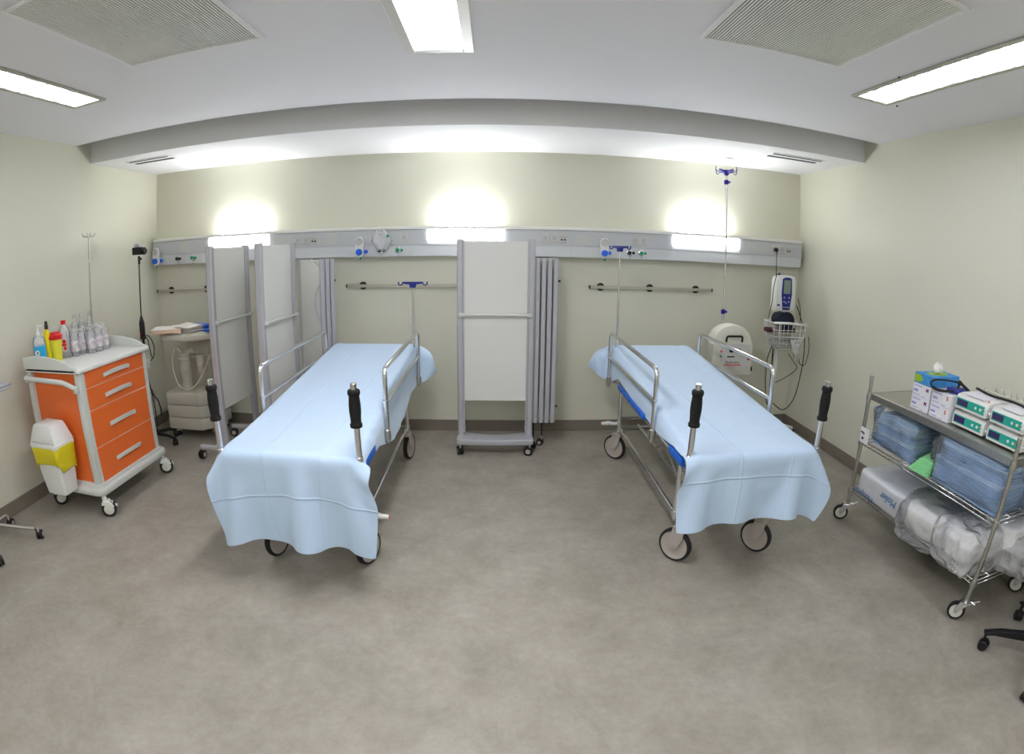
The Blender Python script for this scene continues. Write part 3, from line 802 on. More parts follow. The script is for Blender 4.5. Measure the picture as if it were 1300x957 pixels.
# its folded wings stand out from the far end, free edge towards the room
wing_T = ((.33, -.055, 0), 0, 3, .43)
def wing2():
    # world-space hinge and direction turned into the screen's frame
    inv = (Matrix.Translation(t2.location) @ Matrix.Rotation(t2.rotation_euler.z, 4, 'Z')).inverted()
    free = inv @ V((-1.405, 4.085, 0)); a = PI - 0   # stack grows to the right seen from the room
    ang = math.atan2(-.62, -.78)                    # direction free edge -> hinge, as +y axis
    d = V((-.76, .65, 0))                           # free edge to hinge (world)
    rotw = math.atan2(d.y, d.x)-PI/2
    wing_stack(t2, (free.x, free.y, 0), rotw-t2.rotation_euler.z, 3, .40)
wing2()

# ------------------------------------------------------------------ orange medical cart
CX, CY = -2.88, 2.90
t = thing('medical_cart', 'orange four-drawer medical cart with white frame beside the left wall', 'medical cart', (CX, CY, 0))
x0, x1, y0, y1 = -.285, .27, -.385, .385
zb, zt_ = .215, .965
b = B(); b.box(x0+.03, x1-.024, y0+.02, y1-.02, zb, zt_); b.mi = 1; b.box(x1-.024, x1+.0015, y0+.03, y1-.03, zb, .985); b.build('body', ['orange', 'paleframe'], t)
for x, y in ((x0+.02, y0+.015), (x0+.02, y1-.015), (x1-.025, y0+.02), (x1-.025, y1-.02)):
    b = B(); b.box(x-.026, x+.026, y-.024, y+.024, zb-.02, zt_+.01, .01); b.build('corner_post', 'paleframe', t)
zz = [.215, .455, .71, .855, .985]
zz = [.222, .462, .715, .862, .985]
for i in range(4):
    d = B(); d.box(x1-.02, x1+.004, y0+.052, y1-.052, zz[i]+.0018, zz[i+1]-.0018, .002, 1); o = d.build('drawer', 'orange', t)
    h = B(); zc = (zz[i]+zz[i+1])/2+(.0 if i > 1 else .0)
    pts = bez([(x1+.006, -.15, zc-.012), (x1+.026, -.10, zc-.002), (x1+.030, 0, zc+.002), (x1+.026, .10, zc-.002), (x1+.006, .15, zc-.012)], 5)
    P = [[(p.x+dx, p.y, p.z+dz) for dx, dz in ((-.004, -.013), (.006, -.014), (.008, .011), (-.002, .013), (-.008, .010), (-.006, -.010))] for p in pts]
    h.grid(P, True); h.bm.verts.ensure_lookup_table(); h.bm.faces.new(h.bm.verts[:6]); h.bm.faces.new(h.bm.verts[-6:])
    h.build('drawer_handle', 'paleframe', o, 50)
# base with bulged front corners
b = B()
def rr(x0, x1, y0, y1, r, n=5):
    return arc(x1-r, y1-r, r, 0, PI/2, n)+arc(x0+r, y1-r, r, PI/2, PI, n)+arc(x0+r, y0+r, r, PI, 1.5*PI, n)+arc(x1-r, y0+r, r, 1.5*PI, 2*PI, n)
b.prism(rr(x0-.02, x1+.05, y0-.05, y1+.05, .07), .155, .205, 'z', .012); b.prism(rr(x0, x1+.02, y0-.01, y1+.01, .03), .2, .225, 'z', .004); b.build('base', 'paleframe', t)
# worktop with raised lip
b = B(); b.prism(rr(x0-.01, x1+.028, y0-.03, y1+.03, .035), .975, 1.002, 'z', .006)
b.build('worktop', 'white', t)
def lip(ya, yb):
    b = B(); n = 12; P = []
    for i in range(n+1):
        s = i/n; x = x0-.008+s*(x1+.018-x0+.0); z = 1.003+.078*(math.sin(PI*min(1, .25+s*.78)))**.6*(1 if s < .8 else max(.12, 1-((s-.8)/.2)**2))
        P.append((x, z))
    b.prism([(x0-.008, .98)]+P+[(x1+.02, .98)], ya, yb, 'y', .004); b.build('raised_lip', 'paleframe', t)
lip(y0-.03, y0-.008); lip(y1+.008, y1+.03)
b = B(); b.box(x0-.01, x0+.008, y0-.02, y1+.02, .98, 1.06, .004); b.build('back_lip', 'paleframe', t)
b = B(); pts = fillet([(x0+.0, y0-.012, .92), (x0+.02, y0-.05, .935), (x1-.12, y0-.055, .925), (x1-.03, y0-.02, .88)], .06, 6)
b.tube(pts, .017, 12); b.box(x0, x0+.03, y0-.04, y0-.005, .90, .95, .006); b.box(x1-.045, x1-.012, y0-.035, y0-.004, .85, .90, .006); b.build('push_handle', 'paleframe', t, 60)
for x, y, a in ((x1+.01, y0-.0, -1.0), (x1+.01, y1+.0, -.9), (x0+.04, y0+.01, -.6), (x0+.04, y1-.01, -.8)):
    b = B(); b.T = Matrix.Translation((x, y, 0)) @ Matrix.Rotation(a, 4, 'Z')
    b.mi = 2; b.cyl((0, 0, .1), (0, 0, .16), .018, n=14)
    b.prism([(-.03, .09), (-.02, .112), (.02, .118), (.055, .10), (.066, .07), (.05, .07), (.035, .088), (-.01, .085)], -.03, .03, 'x', .004)
    for s in (-1, 1):
        b.mi = 0; b.lathe([(.038, -.011), (.052, -.012), (.056, -.007), (.056, .007), (.052, .012), (.038, .011)], (s*.017, .02, .056), (1, 0, 0), 28, False)
        b.mi = 1; b.lathe([(.0, -.012), (.034, -.011), (.040, -.009), (.040, .009), (.034, .011), (.0, .012)], (s*.018, .02, .056), (1, 0, 0), 28, False)
    b.mi = 2; b.box(-.01, .01, .055, .085, .062, .08, .003)
    b.build('castor', ['rubber', 'offwhite', 'white'], t)
# chrome drip rod at the back
b = B(); b.cyl((-.245, .335, .985), (-.245, .345, 1.35), .0085, n=12); b.cyl((-.245, .345, 1.35), (-.225, .34, 1.85), .006, n=12); o = b.build('drip_rod', 'steel', t)
b = B(); b.cyl((-.225, .34, 1.83), (-.225, .34, 1.852), .012, n=12)
for a in range(4):
    c, s = math.cos(a*PI/2+.5), math.sin(a*PI/2+.5)
    b.tube([(-.225, .34, 1.848), (-.225+.03*c, .34+.03*s, 1.848), (-.225+.05*c, .34+.05*s, 1.853), (-.225+.055*c, .34+.055*s, 1.875)], .008, 8)
b.build('drip_hooks', 'offwhite', o)
b = B(); b.cyl((-.232, .342, 1.65), (-.231, .342, 1.68), .011, n=12); b.build('rod_collar', 'offwhite', o)

# waste bin hung on the near side of the cart
t = thing('waste_bin', 'white swing-lid waste bin with yellow liner hung on the orange cart', 'waste bin', (-2.89, 2.40, .04)); t.scale = (1.06, 1.04, .93)
b = B(); w, dd = .125, .095
P = [(z, k) for z, k in ((.17, .72), (.30, .82), (.45, .92), (.53, .98))]
rows = [[(x*k, y*k, z) for x, y in rr(-w, w, -dd, dd, .02, 3)] for z, k in P]
b.grid(rows, True); b.bm.verts.ensure_lookup_table(); b.bm.faces.new(b.bm.verts[:16]); b.bm.faces.new(b.bm.verts[-16:]); b.build('bin_body', 'white', t, 50)
rows = []
for j, (z, k) in enumerate(((.375, .955), (.385, .985), (.42, 1.0), (.47, 1.03), (.525, 1.06), (.535, 1.03))):
    base = rr(-w, w, -dd, dd, .03, 5); row = []
    for i, (x, y) in enumerate(base):
        q = 1+.018*math.sin(i*1.9+j)*(1 if j < 4 else .3)
        row.append((x*k*q, y*k*q, z-(.03*math.sin(i*.55+.6)+.012*math.sin(i*1.7) if j < 2 else 0)))
    rows.append(row)
b = B(); b.grid(rows, True); b.build('bin_liner', 'binbag', t, 180, solid=.002)
b = B(); b.prism(rr(-w-.006, w+.006, -dd-.006, dd+.006, .02, 3), .515, .555, 'z', .006)
sec = [(-dd+.0, .553), (-dd+.035, .665), (-dd+.06, .68), (dd-.03, .68), (dd-.01, .665), (dd, .553)]
b.prism([(-w-.002, .553), (-w+.032, .668), (-w+.05, .683), (w-.05, .683), (w-.032, .668), (w+.002, .553)], -dd-.002, dd+.002, 'y', .01)
b.bm.verts.ensure_lookup_table()
for v in b.bm.verts:
    if v.co.z > .6: v.co.y *= .72
b.build('swing_lid', 'white', t, 50)
b = B(); b.box(-.09, .09, -.0995, -.098, .566, .569); b.build('lid_seam', 'greyplas', t)

# ------------------------------------------------------------------ bottles on the cart (top at z = 1.002)
ZT = 1.002
def bottle(name, x, y, prof, mtl, label, cap=None, capm='white', extra=None, cat='bottle', group=None, n=24):
    t = thing(name, label, cat, (x, y, ZT), 0, group)
    b = B(); b.lathe(prof, n=n); b.build('body', mtl, t, 50)
    if cap: b = B(); b.lathe(cap, n=16); b.build('cap', capm, t, 50)
    if extra: extra(t)
    return t
def ex(t):
    b = B(); b.lathe([(.044, .004), (.044, .135)], n=24, caps=True); b.build('blue_gel', 'liquid', t)
    b = B(); b.cyl((0, 0, .215), (0, 0, .262), .006, n=10); b.box(-.008, .045, -.009, .009, .258, .272, .003); b.cyl((0, 0, .205), (0, 0, .225), .012, n=12); b.build('pump', 'white', t)
    b = B(); b.lathe([(.0485, .002), (.0492, .13)], n=24, caps=False); b.build('label_sleeve', 'liquid', t)
    q = V((-.15, -1, 0)).normalized(); m = face_mtx(V((.022, -.0465, .085)), (1, .45, 0), (0, 0, 1)) if 1 else (V((.015, -.048, .085)), (1, -.1, 0), (0, 0, 1))
    b = B(); b.T = m; b.lathe([(.021, 0), (.021, .0015), (.013, .0015), (.013, 0)], n=20); b.sphere((.0, .0, .001), .008, (1, 1.3, .1)); b.build('drop_emblem', ['white'], t)
    b = B(); b.T = m; b.sphere((.004, .006, .002), .006, (1, 1.3, .15)); b.build('drop_mark', 'navy', t)
bottle('sanitizer_bottle', -3.075, 2.59, [(.047, 0), (.048, .13), (.049, .16), (.042, .185), (.02, .2), (.016, .21)], 'clearb', 'clear pump bottle of blue hand sanitizer at the near corner of the cart', [(.017, .2), (.017, .215), (.01, .222)], 'white', ex)
bottle('antiseptic_bottle', -3.10, 2.70, [(.033, 0), (.034, .16), (.03, .19), (.014, .215), (.014, .225)], 'yellow', 'tall yellow bottle with black cap behind the blue sanitizer', [(.015, .225), (.016, .25), (.012, .256), (.012, .275), (.009, .28)], 'black')
def shx(t):
    b = B(); b.lathe([(.052, .15), (.054, .155), (.054, .168), (.05, .172), (.04, .19), (.038, .2)], n=24); b.box(-.02, .06, -.045, .02, .165, .185, .005); b.build('lid', 'red', t)
    b = B(); b.box(-.035, .02, -.0465, -.040, .0, .02, .002); b.build('biohazard_label', 'navy', t)
bottle('sharps_container', -3.045, 2.735, [(.036, 0), (.04, .02), (.048, .15)], 'sharps', 'yellow sharps container with red lid beside the sanitizer bottle', None, '', shx, 'sharps container')
def sp(t):
    b = B(); b.cyl((0, 0, .17), (0, 0, .22), .007, n=10); b.box(-.006, .03, -.006, .006, .215, .228, .002); b.build('spray_head', 'white', t)
bottle('spray_bottle', -3.13, 2.80, [(.03, 0), (.031, .13), (.024, .155), (.012, .175)], 'clearb', 'clear spray bottle with white nozzle between yellow bottle and red-capped bottle', [(.013, .17), (.013, .185)], 'white', sp)
def sal(t):
    m = face_mtx(V((.024, -.039, .095)), (1, .45, 0), (0, 0, 1))
    b = B(); b.T = m; b.box(-.024, .024, -.045, .042, .0, .0012); b.build('paper_label', 'cardwhite', t)
    b = B(); b.T = m; b.box(-.006, .022, .012, .038, .0012, .002); b.box(-.014, .024, -.006, .010, .0012, .002); b.box(.0, .022, -.036, -.01, .0012, .002); b.build('red_print', 'red', t)
bottle('saline_bottle', -3.06, 2.845, [(.045, 0), (.046, .17), (.04, .195), (.026, .225), (.02, .235)], 'clearb', 'clear bottle with red cap and red printed label beside the sharps box', [(.02, .236), (.021, .262), (.018, .264)], 'red', sal)
# infusion bottles
VG = 'clear infusion bottles massed on the orange cart'
def vial(x, y, h=.2):
    t = thing('infusion_bottle', 'clear infusion bottle with silver stopper in the massed bottles on the orange cart', 'bottle', (x, y, ZT), random.random()*.5-1.2, VG)
    b = B(); b.lathe([(.03, 0), (.033, .004), (.033, h*.62), (.03, h*.72), (.014, h*.82), (.014, h*.9)], n=20); b.build('body', 'clearb', t, 50)
    b = B(); b.lathe([(.0165, h*.88), (.0165, h*.97), (.013, h*.98)], n=14); b.build('stopper', 'socket', t)
    b = B(); b.lathe([(.0335, h*.18), (.0335, h*.56)], n=20, caps=False); b.build('label', M['vlabel'], t, 180)
    return t
M['vlabel'] = film('printed_clear_label', (236, 226, 230), .5, .4, 0, 30, 1.15)
v0 = None; rows_ = [(-3.005, 2.90, 5), (-3.07, 2.92, 5), (-3.135, 2.90, 5), (-2.935, 3.02, 3)]
hs = {}
for r_, (x, y, n) in enumerate(rows_):
    for k in range(n):
        yy = y+.078*k+random.uniform(-.003, .003)
        if v0 is None: v0 = vial(x, yy)
        else:
            c = dup(v0, (x+random.uniform(-.003, .003), yy, ZT), random.uniform(-1.6, -.8)); c.scale = (1, 1, random.choice((.97, 1.0, 1.04))*(1.12 if r_ == 2 else .95))
# two big bags of bottles stand up behind
for k, (x, y) in enumerate(((-3.15, 3.06), (-3.15, 3.14), (-3.15, 3.24))):
    c = dup(v0, (x, y, ZT), -1.2, 'tall clear infusion bottle sticking up in the back row on the orange cart', 'tall clear bottles in the back row'); c.scale = (.9, .9, 1.42)

# ------------------------------------------------------------------ camera-like lamp on a black stand, in the left corner
LXp, LYp = -3.08, 3.86
t = thing('examination_lamp', 'slim black mobile examination lamp on a castored base behind the orange cart', 'lamp', (LXp, LYp, 0))
b = B()
b.cyl((0, 0, .08), (0, 0, .13), .035, .028, 16)
for k in range(5):
    a = k*2*PI/5-.1
    c, s = math.cos(a), math.sin(a)
    b.tube([(0, 0, .1), (.15*c, .15*s, .09), (.24*c, .24*s, .07)], [.02, .016, .013], 8)
b.build('star_base', 'black', t)
for k in range(5):
    a = k*2*PI/5-.1
    b = B(); small_castor(b, .24*math.cos(a), .24*math.sin(a), a+1, .026); b.build('castor', ['black', 'rubber'], t)
b = B(); b.cyl((0, 0, .12), (0, 0, .96), .013, n=12); b.cyl((0, 0, .5), (0, 0, .54), .02, n=12); b.build('lower_pole', 'black', t)
b = B(); b.prism(rr(-.022, .022, -.018, .018, .006, 2), .95, 1.10, 'z', .003); b.lathe([(.025, 1.10), (.007, 1.16)], n=14); b.box(-.01, .004, -.0195, -.018, .985, 1.0); b.build('handle', 'black', t)
b = B(); b.box(-.008, .002, -.0205, -.0185, 1.0, 1.012); b.build('red_button', 'red', t)
b = B(); b.cyl((0, 0, 1.15), (.012, 0, 1.64), .006, n=10); b.cyl((.012, 0, 1.60), (.012, 0, 1.67), .011, n=10); b.sphere((.03, -.0, 1.645), .012); b.build('upper_rod', 'black', t)
b = B(); b.box(-.035, .065, -.045, .045, 1.68, 1.745, .008); b.lathe([(.03, 0), (.033, .015), (.022, .04)], (.06, 0, 1.71), (1, -.3, 0), 16); b.box(-.045, -.03, -.03, .03, 1.69, 1.735, .004); b.build('lamp_head', 'black', t)
b = B(); b.box(-.02, .035, -.03, .03, 1.745, 1.775, .006); b.build('head_cap', 'greyplas', t)
b = B()
b.tube(bez([(.01, -.02, .965), (.05, -.03, .985), (.10, -.03, .98), (.14, -.03, .9), (.13, -.03, .82), (.09, -.03, .77)]), .0045, 8)
b.tube(bez([(.01, -.02, .96), (.07, -.03, .97), (.085, -.03, .9), (.10, -.03, .82), (.11, -.03, .79)]), .004, 8)
b.tube(bez([(.02, -.03, .80), (.03, -.03, .75), (.035, -.03, .6), (.05, -.03, .5), (.06, -.03, .40), (.055, -.02, .28), (.04, -.01, .14)]), .0045, 8)
b.tube(bez([(.05, -.03, .52), (.08, -.04, .46), (.11, -.03, .42), (.13, -.03, .34), (.12, -.02, .28)]), .006, 8)
b.build('cable', 'black', t, 180)
b = B(); b.box(.035, .075, -.04, -.02, .75, .785, .004); b.cyl((.06, -.03, .70), (.06, -.03, .76), .008, n=8); b.build('cable_clip', 'white', t)
b = B(); b.tube([(.06+.035*math.cos(a), -.04, .47+.05*math.sin(a)) for a in np.linspace(0, 2*PI, 20)], .003, 6); b.tube([(.07+.03*math.cos(a), -.045, .45+.04*math.sin(a)) for a in np.linspace(0, 2*PI, 20)], .003, 6); b.build('coiled_tube', 'clear', t, 180)

# ------------------------------------------------------------------ suction unit in the corner
t = thing('suction_unit', 'cream mobile suction unit with clear canister in the left back corner', 'suction unit', (-2.79, 4.22, 0))
b = B(); sh = [(-.25, .2), (-.25, -.14), (-.22, -.19), (.14, -.19), (.25, -.07), (.25, .2)]
for k in range(3):
    z = .09+k*.115; g = 1+.012*(2-k)
    P = [(x*g, y*g) for x, y in sh]
    b.prism(P, z, z+.108, 'z', .008)
b.build('stacked_base', 'beige', t)
for x, y, a in ((-.18, -.12, .5), (.2, -.02, 1.2), (-.18, .16, 0), (.2, .16, 2)):
    b = B(); b.T = Matrix.Translation((x, y, 0)) @ Matrix.Rotation(a, 4, 'Z')
    b.lathe([(.0, -.02), (.036, -.02), (.04, -.014), (.04, .014), (.036, .02), (0, .02)], (0, .01, .04), (1, 0, 0), 20, False)
    b.mi = 1; b.prism([(-.03, .055), (0, .09), (.03, .09), (.045, .06), (.04, .02), (.02, .02)], -.026, .026, 'x', .004); b.build('castor', ['rubber', 'offwhite'], t)
b = B(); b.box(-.12, .12, .1, .19, .42, .93, .012); b.build('back_column', 'beige', t)
b = B(); b.prism([(-.33, .2), (-.33, -.0), (-.26, -.14), (.05, -.2), (.17, -.16), (.36, .03), (.36, .2)], .90, .955, 'z', .012); b.build('top_tray', 'beige', t)
b = B(); b.prism([(-.31, .18), (-.31, .01), (-.25, -.11), (.05, -.17), (.155, -.135), (.335, .04), (.335, .18)], .955, .965, 'z', .003); b.build('tray_mat', 'offwhite', t)
for x, r, z0, z1, nm in ((-.06, .062, .42, .735, 'canister'), (.12, .045, .60, .76, 'small_jar')):
    b = B(); b.lathe([(r*.92, z0), (r*.96, z0+.01), (r, z1-.02), (r*1.06, z1-.015), (r*1.06, z1)], (x, -.04, 0), n=28); b.build(nm, 'haze', t, 50)
b = B(); b.lathe([(.068, .735), (.07, .755), (.05, .77)], (-.06, -.04, 0), n=24); b.box(-.03, .02, -.06, -.02, .765, .80, .006); b.tube([(-.02, -.05, .79), (.03, -.06, .81), (.05, -.06, .78)], .01, 8); b.build('canister_lid', 'haze', t)
b = B(); b.lathe([(.064, .72), (.07, .724), (.07, .73), (.064, .734)], (-.06, -.04, 0), n=24); b.box(-.13, .01, .02, .1, .715, .735, .004); b.build('canister_bracket', 'offwhite', t)
b = B(); b.tube(bez([(-.09, -.05, .78), (-.14, -.07, .82), (-.17, -.09, .74), (-.16, -.11, .62), (-.10, -.13, .49), (.0, -.14, .455), (.10, -.13, .50), (.17, -.1, .60), (.24, -.05, .76)], 8), .0085, 10); b.build('suction_tube', M['haze'], t, 180)

def folded_towel(name, label, loc, rot, lx, ly, layers, mtl, cat='towel', th=.012, edge=None, crook=.02):
    """a folded cloth: layered leaves with rounded folds, slightly fanned"""
    t = B(); rng = random.Random(int(lx*1000+ly*77+layers))
    for k in range(layers):
        P = []; nx, ny = 10, 8; ax = rng.uniform(-.012, .012); ay = rng.uniform(-.01, .01)
        for s_, dz in ((1, 0), (-1, 0)):
            pass
        top, bot = [], []
        for i in range(nx+1):
            u = -1+2*i/nx; rt, rb = [], []
            for j in range(ny+1):
                v = -1+2*j/ny
                e = max(0, 1-abs(u)**14)*max(0, 1-abs(v)**14)
                z = th*k+.0+crook*(.25*math.sin(2.1*u+k*.3+lx*9)+.2*math.sin(2.7*v+u))*(.4+.6*k/max(1, layers-1))
                rt.append((u*lx/2+ax, v*ly/2+ay, z+th*.5+th*.46*e**.5)); rb.append((u*lx/2+ax, v*ly/2+ay, z+th*.5-th*.46*e**.5))
            top.append(rt); bot.append(rb)
        t.grid(top); t.grid([r[::-1] for r in bot])
    o = t.build(name, mtl, None, 50); o.location = loc; o.rotation_euler = (0, 0, rot)
    return tag(o, label, cat)
o = folded_towel('folded_drape', 'white folded drape with peach edges lying on the suction unit tray', (-2.97, 4.13, .968), .35, .34, .24, 4, 'towel', 'drape', .011, crook=.012)
b = B(); b.T = Matrix.Rotation(-.12, 4, 'Z')
b.grid([[(x, -.125+.002*i, .002+.008*i+.004*math.sin(x*20+i)) for x in np.linspace(-.15, .17, 9)] for i in range(6)]); b.build('peach_hem', 'towelp', o, solid=.003)
o = folded_towel('folded_drape', 'white folded drape leaning over the blue sheet on the suction unit tray', (-2.78, 4.18, .968), -.3, .26, .2, 5, 'towel', 'drape', .012, crook=.02)
o = folded_towel('blue_wrap', 'bright blue folded wrap at the back of the suction unit tray', (-2.68, 4.33, .966), .1, .42, .12, 3, 'knobblue', 'wrap', .016, crook=.006)
o = folded_towel('blue_wrap', 'small bright blue wrap at the right end of the suction unit tray', (-2.55, 4.22, .966), -.5, .12, .14, 2, 'knobblue', 'wrap', .012, crook=.006)

# ------------------------------------------------------------------ drip stand with feeding pump housing, right of the right stretcher
SX, SY = 1.95, 4.25
t = thing('drip_stand', 'tall chrome drip stand with violet hooks beside the right stretcher', 'drip stand', (SX, SY, 0))
b = B()
for k in range(5):
    a = k*2*PI/5+.3; c, s = math.cos(a), math.sin(a)
    b.tube([(0, 0, .12), (.14*c, .14*s, .1), (.26*c, .26*s, .075)], [.017, .014, .012], 8)
b.cyl((0, 0, .08), (0, 0, .16), .03, n=16); b.build('star_base', 'steel', t)
for k in range(5):
    a = k*2*PI/5+.3; b = B(); small_castor(b, .26*math.cos(a), .26*math.sin(a), a, .026); b.build('castor', ['black', 'castergrey'], t)
b = B(); b.cyl((0, 0, .15), (-.005, 0, 1.15), .0125, n=14); b.cyl((-.005, 0, 1.15), (-.015, .0, 2.36), .0085, n=12); b.build('pole', 'chrome', t)
for z, x in ((1.155, -.005), (2.27, -.014)):
    b = B(); b.lathe([(.016, 0), (.021, .008), (.021, .032), (.015, .04)], (x, 0, z-.02), n=16); b.cyl((x, 0, z), (x+.03, -.02, z), .009, n=10); b.build('height_knob', 'purple', t)
b = B(); b.T = Matrix.Translation((-.015, 0, 2.36))
b.lathe([(.012, -.035), (.024, -.02), (.028, .005), (.02, .016)], n=16)
for k in range(4):
    a = k*PI/2+.35; c, s = math.cos(a), math.sin(a)
    b.tube([(.01*c, .01*s, .0), (.06*c, .06*s, .006), (.082*c, .082*s, .012)], [.015, .011, .009], 8)
o = b.build('hook_head', 'purple', t)
for k in range(4):
    b = B(); b.T = Matrix.Translation((-.015, 0, 2.36))
    a = k*PI/2+.35; c, s = math.cos(a), math.sin(a)
    b.tube([(r*c, r*s, z) for r, z in ((.08, .012), (.1, -.008), (.115, -.014), (.128, .0), (.128, .02), (.118, .034))], .0035, 8)
    b.build('hook', 'navy', o)
t = thing('pump_unit', 'cream portable pump unit with black handle clamped on the drip stand', 'medical pump', (SX+.025, SY-.13, .64))
W = .19
b = B(); b.prism([(-W, .0), (W, .0), (W, .265), (W-.01, .275), (-W+.01, .275), (-W, .265)], -.07, .055, 'y', .012); b.build('housing', 'beige', t)
b = B(); b.prism([(-W+.005, .27)]+[(W*.97*math.cos(a), .27+.155*math.sin(a)) for a in np.linspace(PI, 0, 16)][0:]+[(W-.005, .27)], -.05, .10, 'y', .014); b.build('rounded_hood', 'offwhite', t)
b = B(); b.tube(fillet([(-.075, -.075, .285), (-.075, -.082, .335), (.075, -.082, .335), (.075, -.075, .285)], .02, 4), .0085, 10); b.build('carry_handle', 'black', t)
b = B(); b.prism([(-.12, .06), (.16, .06), (.16, .265), (-.12, .265)], -.074, -.07, 'y'); b.build('front_panel', 'socket', t)
for x, z, m, r in ((-.115, .205, 'red', .008), (-.115, .165, 'green', .009), (.06, .225, 'dark', .005), (.15, .14, 'red', .011)):
    b = B(); b.cyl((x, -.073, z), (x, -.079, z), r, n=12); b.build('indicator', m, t)
b = B(); b.lathe([(.02, 0), (.018, .012)], (-.02, -.074, .215), (0, -1, 0), 18); b.box(-.055, .015, -.076, -.073, .155, .165); b.build('dial', 'black', t)
text('brand_lettering', 'Endocare', .034, 'dark', t, face_mtx((.0, -.0745, .112), (1, 0, 0), (0, 0, 1)))
b = B(); b.box(-.085, .08, -.0755, -.0735, .084, .094); b.build('brand_underline', 'redpr', t)
b = B(); b.lathe([(.022, 0), (.022, .02)], (W+.0, -.03, .045), (1, 0, 0), 14); b.build('side_port', 'dark', t)
b = B(); b.box(-.04, .0, .05, .14, .1, .16, .006); b.build('pole_clamp', 'black', t)

# ------------------------------------------------------------------ vital signs monitor on its own stand
MX, MY = 2.545, 4.27
t = thing('monitor_stand', 'white roll stand with wire basket in the right back corner', 'roll stand', (MX, MY, 0))
b = B()
for k in range(5):
    a = k*2*PI/5-.25; c, s = math.cos(a), math.sin(a)
    b.tube([(0, 0, .12), (.12*c, .12*s, .105), (.25*c, .25*s, .075)], [.022, .019, .015], 8)
b.cyl((0, 0, .08), (0, 0, .17), .034, n=16); b.build('star_base', 'white', t)
for k in range(5):
    a = k*2*PI/5-.25; b = B(); small_castor(b, .25*math.cos(a), .25*math.sin(a), a, .027); b.build('castor', ['black', 'castergrey'], t)
b = B(); b.cyl((0, 0, .16), (0, 0, 1.14), .019, n=16); b.lathe([(.02, 1.12), (.035, 1.15), (.06, 1.165), (.06, 1.18)], n=18); b.build('pole', 'white', t)
b = B(); bw, bd = .175, .13; cyb = -.11
for z, g in ((1.09, 1.0), (1.03, .97), (.97, .93), (.91, .86), (.86, .76)):
    b.tube([(p[0]*g, cyb+p[1]*g, z) for p in rr(-bw, bw, -bd, bd, .05, 4)], .005 if z > 1.05 else .0028, 6, closed=True)
for i, p in enumerate(rr(-bw, bw, -bd, bd, .05, 4)+[(x, -bd) for x in np.linspace(-.14, .14, 7)]+[(x, bd) for x in np.linspace(-.14, .14, 7)]+[(bw, 0), (-bw, 0), (bw, .05), (-bw, .05), (bw, -.05), (-bw, -.05)]):
    b.tube([(p[0]*g, cyb+p[1]*g, z) for z, g in ((1.09, 1.0), (.97, .93), (.86, .76), (.855, .3))], .0025, 5)
b.tube([(-bw-.005, cyb-.1, 1.09), (-bw*.3, cyb-bd-.012, 1.095), (bw+.0, cyb-bd+.01, 1.075)], .011, 8)
b.build('wire_basket', 'white', t, 180)
t = thing('vital_signs_monitor', 'white vital signs monitor with dark blue display panel on the roll stand', 'monitor', (MX-.01, MY-.03, 1.182))
b = B(); sh = [(-.095, .0), (.095, .0), (.105, .02), (.105, .27), (.085, .305), (.05, .315), (-.05, .315), (-.09, .3), (-.105, .27), (-.105, .02)]
b.prism(sh, -.065, .04, 'y', .012); b.build('housing', 'white', t)
b = B(); b.prism([(-.03, .012), (.045, .012), (.062, .15), (.052, .285), (.03, .298), (-.02, .298), (-.045, .285), (-.05, .15)], -.0695, -.063, 'y', .002); b.build('control_panel', 'navy', t)
b = B(); b.box(-.03, .04, -.0715, -.0693, .155, .275, .0005, 1); b.build('display', 'lcdgreen', t)
for x, z in ((-.02, .12), (.03, .12), (.0, .075), (.03, .085), (-.02, .085)):
    b = B(); b.cyl((x, -.069, z), (x, -.0725, z), .009, n=12); b.build('button', 'lilac', t)
text('brand_lettering', 'WelchAllyn', .015, 'cardwhite', t, face_mtx((.006, -.0702, .035), (1, 0, 0), (0, 0, 1)))
b = B(); b.box(-.09, -.06, -.0675, -.065, .045, .06, .001, 1); b.build('side_label', 'navy', t)
b = B(); b.cyl((-.045, 0, .31), (-.045, 0, .335), .008, n=10); b.build('top_port', 'navy', t)
b = B(); b.box(-.085, .085, -.055, .03, -.018, .0, .006); b.build('mount_bracket', 'offwhite', t)
# cuff, folded leads and paper in the basket
t = thing('pressure_cuff', 'rolled dark navy blood pressure cuff in the wire basket', 'blood pressure cuff', (MX-.05, MY-.12, 1.075))
b = B(); P = []
for i in range(40):
    a = i/39*3.4*PI; r = .045+.045*i/39
    P.append([(r*math.cos(a)*1.1, yy, .03+r*math.sin(a)*.85) for yy in (-.06, .06)])
b.T = Matrix.Rotation(.5, 4, 'Y'); b.grid(P); b.build('rolled_cuff', 'navycloth', t, 180, solid=.008)
b = B(); b.T = Matrix.Rotation(.5, 4, 'Y'); b.lathe([(.001, 0), (.085, 0), (.085, .004), (.001, .004)], (0, -.058, .03), (0, 1, 0), 24); b.build('cuff_end', 'navycloth', t)
b = B(); b.box(-.16, .13, -.05, .05, -.075, -.035, .012); o = b.build('cuff_wrap', 'maroon', t)
o = folded_towel('rolled_gauze', 'grey white folded pads lying in the wire basket under the cuff', (MX-.02, MY-.13, .875), .1, .24, .16, 5, 'socket', 'pad', .02)
t = thing('sensor_cables', 'black sensor cables looping down from the vital signs monitor', 'cables', (MX, MY-.1, 1.0))
b = B()
b.tube(bez([(-.06, .06, .49), (-.10, .04, .5), (-.15, .0, .38), (-.17, -.02, .25), (-.2, -.03, .12)]), .0035, 8)
b.tube(bez([(.09, -.03, .24), (.12, -.05, .16), (.18, -.06, .0), (.20, -.06, -.2), (.18, -.06, -.45), (.13, -.07, -.62), (.03, -.08, -.7), (-.08, -.06, -.64)]), .0045, 8)
